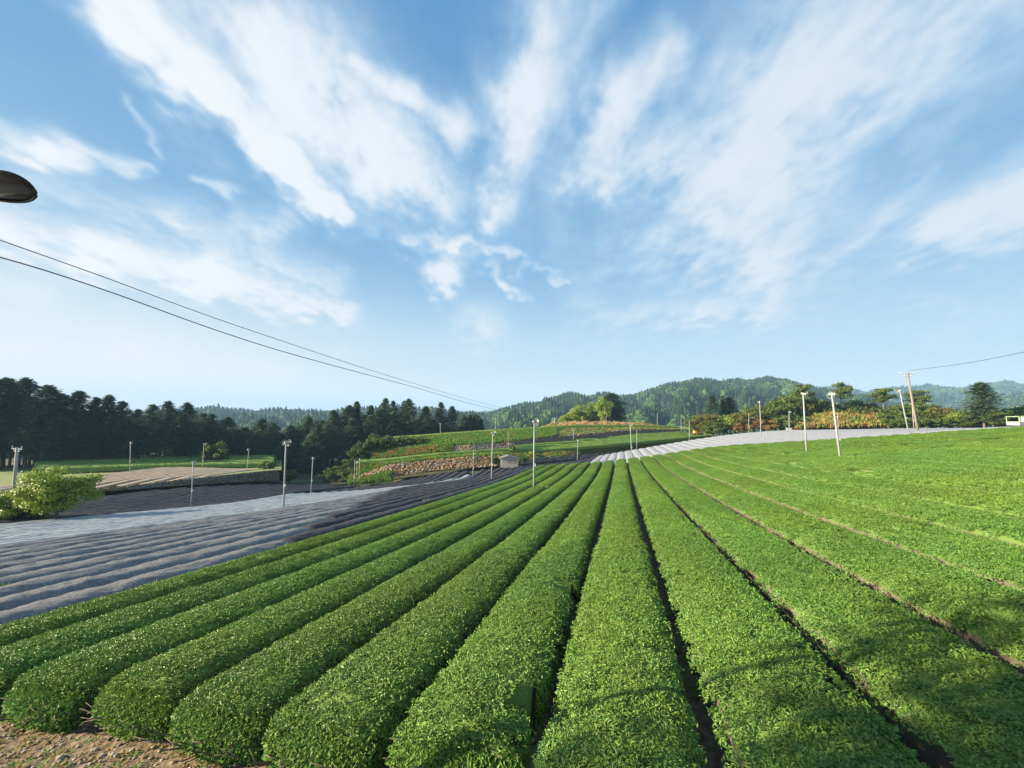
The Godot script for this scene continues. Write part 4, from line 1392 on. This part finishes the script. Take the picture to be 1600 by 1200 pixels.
	for k in 9:
		shrub(bush, 1410 + k * 22, 668, 98 - k * 0.8, 2.4, 6.0, "low green shrub along the far edge of the tea, %s going right" % nth(k + 1), "shrubs along the far edge of the tea")

# ---------------------------------------------------------------- poles, fans, wires

func fan_pole(top: Vector2, foot: Vector2, depth: float, fans: int, face: float, label: String, sunk := 0.8) -> void:
	var a := at(foot.x, foot.y, depth)
	var rise := (foot.y - top.y) / FOCAL * depth
	var b := at(top.x, top.y, depth + rise * 0.08)
	var t := thing("frost_fan_pole", label, "fan pole", a, "frost fan poles over the tea")
	var up := b - a
	var s := Shape.new()
	s.tube([-up.normalized() * sunk, up * 0.5, up], [0.082, 0.072, 0.062], 10)
	part("pole", s.mesh(M.steel), t)
	var dir := up.normalized()
	var box := Shape.new()
	box.box(up * 0.32 + Vector3(0.12, 0, 0.03), Vector3(0.12, 0.26, 0.14))
	part("switch_box", box.mesh(M.white_paint, false), t)
	for n in fans:
		var turn := face + n * 2.4
		var b_ := Basis(Vector3.UP, turn) * Basis(Vector3.RIGHT, deg_to_rad(14))
		var mid := up + dir * 0.05 + b_ * Vector3(0, 0, 0.32)
		var motor := Shape.new()
		motor.tube([up + dir * 0.05 - b_ * Vector3(0, 0, 0.2), up + dir * 0.05 - b_ * Vector3(0, 0, 0.16), up + dir * 0.05 + b_ * Vector3(0, 0, 0.22), mid], [0.05, 0.1, 0.1, 0.04], 10)
		var fan := part("fan_motor", motor.mesh(M.white_paint), t)
		for k in 3:
			var blade := Shape.new()
			var w := b_ * Basis(Vector3.BACK, TAU * k / 3.0 + n)
			var tw := w * Basis(Vector3.UP, 0.5)
			for q in [0.0, 0.012]:
				blade.face(mid + w * Vector3(0.04, 0, 0) + tw * Vector3(-0.03, 0, q), mid + w * Vector3(0.0, 0.22, 0) + tw * Vector3(-0.1, 0, q), mid + w * Vector3(0, 0.27, 0) + tw * Vector3(0.1, 0, q), mid + w * Vector3(0, 0.1, 0) + tw * Vector3(0.09, 0, q))
			part("blade", blade.mesh(M.white_paint, false), fan)
		var guard := Shape.new()
		var ring := []
		var radii := []
		for k in 21:
			var an := TAU * k / 20.0
			ring.append(mid + b_ * Vector3(cos(an) * 0.3, sin(an) * 0.3, 0))
			radii.append(0.016)
		guard.tube(ring, radii, 5)
		part("guard_ring", guard.mesh(M.white_paint), fan)

func cable(label: String, points: Array, radius: float, group := "") -> void:
	var curve := Curve3D.new()
	for k in points.size():
		var before: Vector3 = points[maxi(k - 1, 0)]
		var after: Vector3 = points[mini(k + 1, points.size() - 1)]
		var h: Vector3 = (after - before) / 6.0
		curve.add_point(points[k], -h, h)
	var pts := []
	var radii := []
	for k in 61:
		pts.append(curve.sample(int(k / 60.0 * (points.size() - 1) * 0.9999), fmod(k / 60.0 * (points.size() - 1) * 0.9999, 1.0)) - points[0])
		radii.append(radius)
	var s := Shape.new()
	s.tube(pts, radii, 6)
	var o := part("power_cable", s.mesh(M.cable), self)
	o.name = numbered("power_cable")
	o.position = points[0]
	tag(o, label, "cable", group)

func utility_pole(top: Vector2, foot: Vector2, depth: float, radius: float, m: Material, arms: int, label: String) -> void:
	var a := at(foot.x, foot.y, depth)
	var b := at(top.x, top.y, depth + (foot.y - top.y) / FOCAL * depth * 0.08)
	var t := thing("utility_pole", label, "utility pole", a, "utility poles")
	var up := b - a
	var s := Shape.new()
	s.tube([-up.normalized() * 1.0, up * 0.5, up], [radius, radius * 0.86, radius * 0.72], 12)
	part("pole", s.mesh(m), t)
	var side := (lens_basis * Vector3(1, 0, 0.25)).normalized()
	for k in arms:
		var h := up * (0.97 - 0.045 * k)
		var arm := Shape.new()
		var wide := 0.9 if k == 0 else 0.5
		arm.box(h, Vector3(wide * 2.0, 0.09, 0.09), Basis(side, Vector3.UP, side.cross(Vector3.UP)))
		var o := part("cross_arm", arm.mesh(M.steel, false), t)
		for e in [-1.0, 1.0]:
			var ins := Shape.new()
			var q: Vector3 = h + side * wide * 0.9 * e
			ins.tube([q, q + Vector3(0, 0.12, 0), q + Vector3(0, 0.2, 0), q + Vector3(0, 0.3, 0)], [0.03, 0.09, 0.06, 0.08], 8)
			part("insulator", ins.mesh(M.white_paint), o)

func make_poles() -> void:
	fan_pole(Vector2(447, 692), Vector2(443, 790), 38.0, 2, 0.6, "tall steel fan pole with two fans at the edge of the silver cloth")
	fan_pole(Vector2(835, 660), Vector2(834, 758), 37.0, 1, 2.2, "steel fan pole standing in the left part of the green tea")
	fan_pole(Vector2(1300, 617), Vector2(1313, 718), 31.0, 2, 0.4, "leaning steel fan pole nearest in the right part of the tea")
	fan_pole(Vector2(1255, 616), Vector2(1260, 702), 40.0, 1, 0.9, "steel fan pole in the tea left of the leaning one")
	fan_pole(Vector2(770, 677), Vector2(768, 749), 51.0, 1, 2.6, "steel fan pole on charcoal cloth left of the shed")
	fan_pole(Vector2(740, 703), Vector2(739, 745), 84.0, 0, 0.0, "bare steel pole before the tan stone wall")
	fan_pole(Vector2(489, 716), Vector2(486, 767), 70.0, 1, 0.8, "steel fan pole at the far edge of the silver cloth")
	fan_pole(Vector2(302, 723), Vector2(299, 787), 56.0, 1, 3.6, "steel fan pole between silver cloth and lower dark field")
	fan_pole(Vector2(204, 692), Vector2(203, 734), 84.0, 1, 1.5, "fan pole behind the straw coloured field, leftmost of three")
	fan_pole(Vector2(319, 694), Vector2(316, 732), 92.0, 1, 2.9, "fan pole behind the straw coloured field, middle of three")
	fan_pole(Vector2(389, 702), Vector2(386, 735), 92.0, 1, 0.3, "fan pole behind the straw coloured field, rightmost of three")
	fan_pole(Vector2(554.5, 718), Vector2(553, 760), 88.0, 0, 0.0, "left one of two thin poles beside the rubble end of the wall")
	fan_pole(Vector2(562, 718), Vector2(561, 758), 89.0, 1, 1.0, "right one of two thin poles, with a fan, beside the rubble end of the wall")
	fan_pole(Vector2(688, 662), Vector2(688, 682), 126.0, 1, 0.5, "small fan pole on the upper terrace before the dark cedars")
	fan_pole(Vector2(774, 654), Vector2(774, 675), 130.0, 1, 0.9, "small fan pole on the upper terrace right of the dark cedars")
	fan_pole(Vector2(794, 674), Vector2(794, 702), 110.0, 0, 0.0, "thin pole in front of the upper stone wall above the shed")
	fan_pole(Vector2(896, 668), Vector2(896, 690), 123.0, 0, 0.0, "thin pole against the dark upper stone wall")
	fan_pole(Vector2(903, 689), Vector2(902, 718), 110.0, 1, 0.8, "low fan pole at the edge of the cloth below the wedge of tea")
	fan_pole(Vector2(985, 666), Vector2(987, 714), 78.0, 1, 2.6, "fan pole on the near edge of the white cloth")
	fan_pole(Vector2(995, 672), Vector2(995, 701), 118.0, 0, 0.0, "thin pole just right of the fan pole on the white cloth")
	fan_pole(Vector2(1027, 645), Vector2(1027, 668), 150.0, 0, 0.0, "thin pole at the right end of the orange earth")
	fan_pole(Vector2(1064, 654), Vector2(1065, 677), 140.0, 0, 0.0, "thin pole between wedge of tea and excavator")
	fan_pole(Vector2(1077, 657), Vector2(1077, 690), 116.0, 0, 0.0, "thin pole on the white cloth left of the excavator")
	fan_pole(Vector2(947, 650), Vector2(947, 660), 162.0, 0, 0.0, "small thin pole on top of the orange earth")
	fan_pole(Vector2(1170, 647), Vector2(1170, 677), 114.0, 0, 0.0, "bare pole at the back of the white cloth before the grove")
	fan_pole(Vector2(1187, 628), Vector2(1189, 676), 80.0, 1, 3.5, "tall fan pole at the back of the white cloth before the grove")
	fan_pole(Vector2(1233, 644), Vector2(1233, 674), 104.0, 1, 2.0, "short fan pole with a white box at its foot")
	fan_pole(Vector2(1309, 646), Vector2(1310, 672), 108.0, 0, 0.0, "thin pole before the orange bank")
	fan_pole(Vector2(1406, 611), Vector2(1419, 673), 58.0, 1, 3.4, "leaning fan pole left of the wooden utility pole")
	fan_pole(Vector2(1425, 631), Vector2(1428, 670), 94.0, 1, 3.2, "distant fan pole right behind the leaning one")
	utility_pole(Vector2(1417.5, 582), Vector2(1434, 673), 62.0, 0.17, M.rust_wood, 2, "brown wooden utility pole with cross arms beyond the tea on the right")
	utility_pole(Vector2(27, 699), Vector2(21, 778), 46.0, 0.18, M.concrete, 2, "thick grey concrete utility pole behind the bright tree")
	utility_pole(Vector2(867, 654), Vector2(867, 668), 150.0, 0.2, M.concrete, 1, "short pole at the left end of the orange earth where the cables end")
	var a := []
	var b := []
	for q in [[-140, 322], [0, 375], [160, 432], [400, 519], [640, 597], [780, 636], [867, 655]]:
		a.append(at(q[0], q[1], 1.0 / lerpf(1.0 / 9.0, 1.0 / 150.0, (q[0] + 140.0) / 1007.0)))
	for q in [[-140, 372], [0, 402], [160, 452], [350, 520], [480, 560], [640, 603], [780, 641], [867, 656.5]]:
		b.append(at(q[0], q[1], 1.0 / lerpf(1.0 / 9.0, 1.0 / 150.0, (q[0] + 140.0) / 1007.0)))
	cable("upper of two black power cables crossing the sky from the left", a, 0.013, "power cables across the sky")
	cable("lower of two black power cables crossing the sky from the left", b, 0.017, "power cables across the sky")
	cable("thin power cable from the wooden utility pole to the right edge", [at(1420, 579, 62), at(1500, 569, 50), at(1600, 550, 40), at(1760, 512, 30)], 0.022)
	cable("thin wire between two fan poles before the dark gully", [at(449, 707, 38), at(500, 714, 60), at(561, 718, 89)], 0.012)
	# lattice mast far on the slope
	var mast := thing("lattice_mast", "tiny grey lattice mast on the wooded slope right of the orange earth", "mast", at(1036, 656, 620))
	var s := Shape.new()
	var high := 28.0
	for e in [[-1, -1], [1, -1], [1, 1], [-1, 1]]:
		s.tube([Vector3(e[0] * 2.2, 0, e[1] * 2.2), Vector3(e[0] * 0.5, high, e[1] * 0.5)], [0.18, 0.14], 4)
	for k in 6:
		var f := k / 6.0
		var w := lerpf(2.2, 0.5, f)
		var w2 := lerpf(2.2, 0.5, f + 1.0 / 6.0)
		s.tube([Vector3(-w, high * f, w), Vector3(w2, high * (f + 1.0 / 6.0), w2)], [0.1, 0.1], 4)
		s.tube([Vector3(w, high * f, w), Vector3(-w2, high * (f + 1.0 / 6.0), w2)], [0.1, 0.1], 4)
	part("frame", s.mesh(M.roof_sheet), mast)
	for k in 3:
		var arm := Shape.new()
		arm.box(Vector3(0, high * (0.8 + 0.09 * k), 0), Vector3(7.0 - k, 0.25, 0.25))
		part("cross_arm", arm.mesh(M.roof_sheet, false), mast)

# ---------------------------------------------------------------- small buildings and machines

func make_objects() -> void:
	# shed at the foot of the terraces
	var foot := at(795.5, 727.5, 92.0)
	var shed := thing("shed", "small weathered board shed with a low gable and an open hatch", "shed", foot)
	shed.rotation.y = deg_to_rad(20)
	var wide := 3.9
	var deep := 3.0
	var eave := 1.75
	var ridge_h := 2.35
	var n := 16
	for k in n:   # upright boards of the front
		var x := -wide / 2 + (k + 0.5) * wide / n
		var top := lerpf(ridge_h, eave, absf(x + 0.3) / (wide / 2 + 0.3)) - 0.03
		var lo := -0.3
		var w := wide / n - 0.02
		var b := Shape.new()
		if absf(x - 0.55) < 0.85:
			b.box(Vector3(x, (0.7 + lo) / 2, deep / 2), Vector3(w, 0.7 - lo, 0.03 + 0.01 * (k % 2)))
			b.box(Vector3(x, (top + 1.35) / 2, deep / 2), Vector3(w, top - 1.35, 0.03 + 0.01 * (k % 2)))
		else:
			b.box(Vector3(x, (top + lo) / 2, deep / 2), Vector3(w, top - lo, 0.03 + 0.01 * (k % 2)))
		part("board", b.mesh(M.board, false), shed)
	var body := Shape.new()
	body.box(Vector3(0, 0.7, -0.05), Vector3(wide - 0.1, 2.0, deep - 0.16))
	part("wall", body.mesh(M.roof_sheet, false), shed)
	var hatch := Shape.new()
	hatch.box(Vector3(0.55, 1.03, deep / 2 + 0.05), Vector3(1.5, 0.26, 0.04))
	part("hatch_board", hatch.mesh(M.board, false), shed)
	for e in [-1.0, 1.0]:
		var roof := Shape.new()
		var run: float = wide / 2 + (0.25 if e > 0 else -0.05) + 0.15
		var ang: float = atan2(ridge_h - eave, run) * -e
		roof.box(Vector3(-0.3 + e * run * 0.5, (ridge_h + eave) / 2 + 0.05, 0), Vector3(run / cos(ang) + 0.05, 0.06, deep + 0.5), Basis(Vector3.BACK, ang))
		part("roof_sheet", roof.mesh(M.roof_sheet, false), shed)
	# white box at the foot of the short fan pole
	var box := Shape.new()
	box.box(Vector3(0, 0.5, 0), Vector3(1.1, 0.9, 0.7))
	box.box(Vector3(0, 0.98, 0), Vector3(1.2, 0.07, 0.8))
	box.box(Vector3(0, 0.03, 0), Vector3(0.9, 0.1, 0.6))
	var o := part("control_box", box.mesh(M.white_paint, false), self)
	o.name = numbered("control_box")
	o.position = at(1233, 674.5, 103)
	tag(o, "white control box on the white cloth at the foot of a short pole", "box")
	# excavator
	var ex := thing("excavator", "small yellow excavator with its arm bent down beside the grove", "excavator", at(1091, 679.5, 128))
	ex.rotation.y = deg_to_rad(15)
	for e in [-0.75, 0.75]:
		var track := Shape.new()
		track.box(Vector3(0, 0.3, e), Vector3(2.2, 0.5, 0.4))
		track.box(Vector3(0, 0.3, e), Vector3(2.6, 0.3, 0.38))
		part("track", track.mesh(M.rubber, false), ex)
	var deck := Shape.new()
	deck.box(Vector3(-0.3, 0.8, 0), Vector3(2.0, 0.4, 1.6))
	deck.box(Vector3(-0.95, 1.25, 0), Vector3(0.8, 0.7, 1.5))
	part("body", deck.mesh(M.yellow, false), ex)
	var cab := Shape.new()
	for e in [[-0.5, 0.1], [0.4, 0.1], [-0.5, 0.75], [0.4, 0.75]]:
		cab.box(Vector3(e[0], 1.6, e[1]), Vector3(0.08, 1.2, 0.08))
	cab.box(Vector3(-0.05, 2.22, 0.42), Vector3(1.1, 0.1, 0.85))
	cab.box(Vector3(-0.05, 1.15, 0.42), Vector3(0.98, 0.4, 0.72))
	var cabin := part("cab", cab.mesh(M.yellow, false), ex)
	var pane := Shape.new()
	pane.box(Vector3(-0.05, 1.75, 0.42), Vector3(0.85, 0.8, 0.6))
	part("window", pane.mesh(M.glass, false), cabin)
	var boom := Shape.new()
	boom.tube([Vector3(0.6, 0.9, -0.2), Vector3(1.3, 1.9, -0.2), Vector3(2.1, 2.1, -0.2)], [0.16, 0.18, 0.14], 6)
	part("boom", boom.mesh(M.yellow, false), ex)
	var stick := Shape.new()
	stick.tube([Vector3(2.0, 2.15, -0.2), Vector3(3.0, 1.0, -0.2)], [0.15, 0.11], 6)
	part("stick", stick.mesh(M.yellow, false), ex)
	var bucket := Shape.new()
	bucket.tube([Vector3(3.0, 1.05, -0.2), Vector3(3.15, 0.6, -0.2), Vector3(2.9, 0.3, -0.2)], [0.14, 0.3, 0.08], 6)
	part("bucket", bucket.mesh(M.yellow, false), ex)
	# white mini truck at the right edge
	var tr := thing("mini_truck", "white mini truck with a pale green frame over its bed, cut by the right edge", "truck", at(1596, 671, 54))
	tr.rotation.y = deg_to_rad(18)
	var bed := Shape.new()
	bed.box(Vector3(-0.1, 0.62, 0), Vector3(2.1, 0.12, 1.4))
	bed.box(Vector3(-0.1, 0.86, 0.69), Vector3(2.1, 0.4, 0.04))
	bed.box(Vector3(-0.1, 0.86, -0.69), Vector3(2.1, 0.4, 0.04))
	bed.box(Vector3(-1.14, 0.86, 0), Vector3(0.04, 0.4, 1.4))
	part("bed", bed.mesh(M.white_paint, false), tr)
	var tc := Shape.new()
	tc.box(Vector3(1.5, 0.85, 0), Vector3(1.05, 0.75, 1.4))
	tc.face(Vector3(0.98, 1.2, 0.7), Vector3(1.0, 1.8, 0.62), Vector3(1.65, 1.8, 0.62), Vector3(2.02, 1.2, 0.7))
	tc.face(Vector3(0.98, 1.2, -0.7), Vector3(1.0, 1.8, -0.62), Vector3(1.65, 1.8, -0.62), Vector3(2.02, 1.2, -0.7))
	tc.box(Vector3(1.32, 1.8, 0), Vector3(0.68, 0.06, 1.26))
	tc.face(Vector3(0.98, 1.2, -0.7), Vector3(1.0, 1.8, -0.62), Vector3(1.0, 1.8, 0.62), Vector3(0.98, 1.2, 0.7))
	var tcab := part("cab", tc.mesh(M.white_paint, false), tr)
	var glass := Shape.new()
	glass.face(Vector3(2.03, 1.22, -0.66), Vector3(1.67, 1.78, -0.6), Vector3(1.67, 1.78, 0.6), Vector3(2.03, 1.22, 0.66))
	glass.face(Vector3(1.08, 1.25, 0.72), Vector3(1.1, 1.7, 0.65), Vector3(1.6, 1.7, 0.65), Vector3(1.86, 1.25, 0.715))
	part("window", glass.mesh(M.glass, false), tcab)
	var rack := Shape.new()
	for x in [-1.1, 0.85]:
		for z in [-0.66, 0.66]:
			rack.box(Vector3(x, 1.28, z), Vector3(0.06, 0.9, 0.06))
		rack.box(Vector3(x, 1.74, 0), Vector3(0.06, 0.06, 1.32))
	for z in [-0.66, 0.66]:
		rack.box(Vector3(-0.12, 1.77, z), Vector3(2.2, 0.06, 0.06))
	part("bed_frame", rack.mesh(M.green_frame, false), tr)
	for x in [-0.6, 1.5]:
		for z in [-0.6, 0.6]:
			var wheel := Shape.new()
			wheel.tube([Vector3(x, 0.27, z - 0.08), Vector3(x, 0.27, z + 0.08)], [0.27, 0.27], 16)
			var wh := part("wheel", wheel.mesh(M.rubber, false), tr)
			var hub := Shape.new()
			hub.tube([Vector3(x, 0.27, z + 0.081), Vector3(x, 0.27, z + 0.09)], [0.15, 0.13], 12)
			part("hub_cap", hub.mesh(M.steel, false), wh)
	# street lamp hanging in at the upper left
	var head := at(22, 292, 3.3)
	var base := at(-420, 600, 3.6)
	base.y = soil_at(base.x, -base.z)
	var lamp := thing("street_lamp", "dark street lamp head reaching in from the left edge", "street lamp", base)
	var post := Shape.new()
	var bend := Vector3(base.x, head.y + 0.1, base.z) - base
	post.tube([Vector3.DOWN * 0.3, bend * 0.6, bend - Vector3(0, 0.3, 0), bend.lerp(head - base, 0.2) + Vector3(0, 0.05, 0), head - base + (base + bend - head).normalized() * 0.2], [0.08, 0.06, 0.05, 0.035, 0.03], 12)
	part("post", post.mesh(M.steel), lamp)
	var out := (head - (base + bend))
	out.y = 0.0
	out = out.normalized()
	# the head is canted, so that its underside shows
	var tall := (Vector3.UP + (head - EYE).slide(out) * Vector3(1, 0, 1) * 0.28).slide(out).normalized()
	var side := out.cross(tall)
	var shell := Shape.new()
	var p := PackedVector3Array()
	var lens := Shape.new()
	var lp := PackedVector3Array()
	for j in 13:   # a long rounded hood, open below
		var f := sin(PI * 0.5 * j / 12.0)
		var x := lerpf(-0.42, 0.15, f)
		var w := 0.128 * pow(sin(PI * clampf(0.06 + f * 0.94, 0.0, 1.0)), 0.42) * lerpf(0.6, 1.1, f) + 0.012
		for k in 13:
			var a := PI * k / 12.0
			p.append(head - base + out * x + side * cos(a) * w + tall * (sin(a) * (0.06 + 0.03 * sin(PI * f)) * (w / 0.13) + 0.01))
		for k in 13:
			var q := k / 6.0 - 1.0
			lp.append(head - base + out * (x * 0.94) + side * q * w * 0.9 + tall * (-0.04 * (1.0 - q * q) * (w / 0.13) + 0.012))
	shell.sheet(13, 13, p)
	lens.sheet(13, 13, lp)
	var hood := part("hood", shell.mesh(M.lamp_shell), lamp)
	part("lens", lens.mesh(M.lens), hood)
	var rim := Shape.new()
	var ring := []
	var rr := []
	for j in 13:
		ring.append(p[j * 13])
		rr.append(0.012)
	for j in range(12, -1, -1):
		ring.append(p[j * 13 + 12])
		rr.append(0.012)
	rim.tube(ring, rr, 6)
	part("rim", rim.mesh(M.lamp_shell), hood)

func make_shade_trees() -> void:
	# unseen trees added left behind the camera to shade the near row ends
	var proto := broadleaf(91, 14.0, Vector3(3.6, 0, 3.6), 0.45, 120, 70, 0.15, M.leaf, "added_shade_tree", "tree")
	var spots := [[-14.5, -6.2, 0.95], [-15.2, -11.1, 1.0], [-19.8, -9.2, 1.05], [-18.0, -15.1, 0.95]]
	for k in spots.size():
		var q: Array = spots[k]
		copy_of(proto, Vector3(q[0], soil_at(q[0], q[1]) - 0.1, -q[1]), k * 1.7, Vector3(1.0, q[2], 1.0), "added unseen shade tree to the left of the photographer, %s from the field" % nth(k + 1), "added shade trees behind the camera")

# ---------------------------------------------------------------- the scene

func _ready() -> void:
	lens_basis = Basis(Vector3.UP, deg_to_rad(YAWED)) * Basis(Vector3.RIGHT, deg_to_rad(PITCHED))
	var cam := Camera3D.new()
	cam.name = "camera"
	cam.transform = Transform3D(lens_basis, EYE)
	cam.fov = rad_to_deg(2.0 * atan(600.0 / FOCAL))
	cam.near = 0.05
	cam.far = 9000.0
	cam.current = true
	add_child(cam)
	var t0 := Time.get_ticks_msec()
	var env := Environment.new()
	env.background_mode = Environment.BG_SKY
	var sky := Sky.new()
	var air := PanoramaSkyMaterial.new()
	air.panorama = ImageTexture.create_from_image(make_sky())
	sky.sky_material = air
	env.sky = sky
	env.sky_rotation = Vector3.ZERO
	env.background_energy_multiplier = 1.06 / EXPOSURE
	env.tonemap_mode = Environment.TONE_MAPPER_LINEAR
	env.tonemap_exposure = EXPOSURE
	env.fog_enabled = true
	env.fog_density = 0.00022
	env.fog_light_color = Color(0.66, 0.83, 1.0)
	env.sdfgi_enabled = true
	env.ssao_enabled = true
	env.ssil_enabled = true
	var world := WorldEnvironment.new()
	world.name = "world"
	world.environment = env
	add_child(world)
	var sun := DirectionalLight3D.new()
	sun.name = "sun"
	var az := deg_to_rad(-115.0)
	var el := deg_to_rad(20.5)
	sun.look_at_from_position(Vector3(sin(az) * cos(el), sin(el), -cos(az) * cos(el)), Vector3.ZERO)
	sun.light_energy = 1.6
	sun.light_color = Color(1.0, 0.93, 0.8)
	sun.light_angular_distance = 0.5
	sun.shadow_enabled = true
	add_child(sun)
	rng.seed = 2024
	noise.seed = 4
	noise.frequency = 0.08
	noise.fractal_octaves = 4
	fine.seed = 9
	fine.frequency = 0.12
	fine.fractal_octaves = 3
	ridge.seed = 12
	ridge.frequency = 0.06
	ridge.fractal_octaves = 3
	print("sky ", Time.get_ticks_msec() - t0)
	make_materials()
	make_land()
	print("land ", Time.get_ticks_msec() - t0)
	make_ground()
	make_hills()
	print("hills ", Time.get_ticks_msec() - t0)
	for q in [[834, 758, 37.0], [1313, 718, 31.0], [1260, 702, 40.0]]:
		var f := at(q[0], q[1], q[2])
		bites.append([f.x + 0.5, -f.z - 0.1, 1.3, 0.9])
	for q in [[1232, 708], [1380, 697], [1417, 694.5], [1460, 691], [1500, 688.5], [1546, 686], [1243, 723], [1345, 736]]:
		var f := seen(q[0], q[1])
		bites.append([f.x, -f.z, 0.7, 1.1])
	bites.append_array([[-1.25, 9.5, 0.4, 0.5], [-1.1, 5.2, 0.35, 0.35]])
	make_tea()
	print("tea ", Time.get_ticks_msec() - t0)
	make_cloth()
	print("cloth ", Time.get_ticks_msec() - t0)
	make_terraces()
	make_left_terrace()
	print("terraces ", Time.get_ticks_msec() - t0)
	make_forest()
	make_other_trees()
	print("trees ", Time.get_ticks_msec() - t0)
	make_poles()
	make_objects()
	make_shade_trees()
	make_cloth_weeds()
	make_pebbles()
	print("all ", Time.get_ticks_msec() - t0)
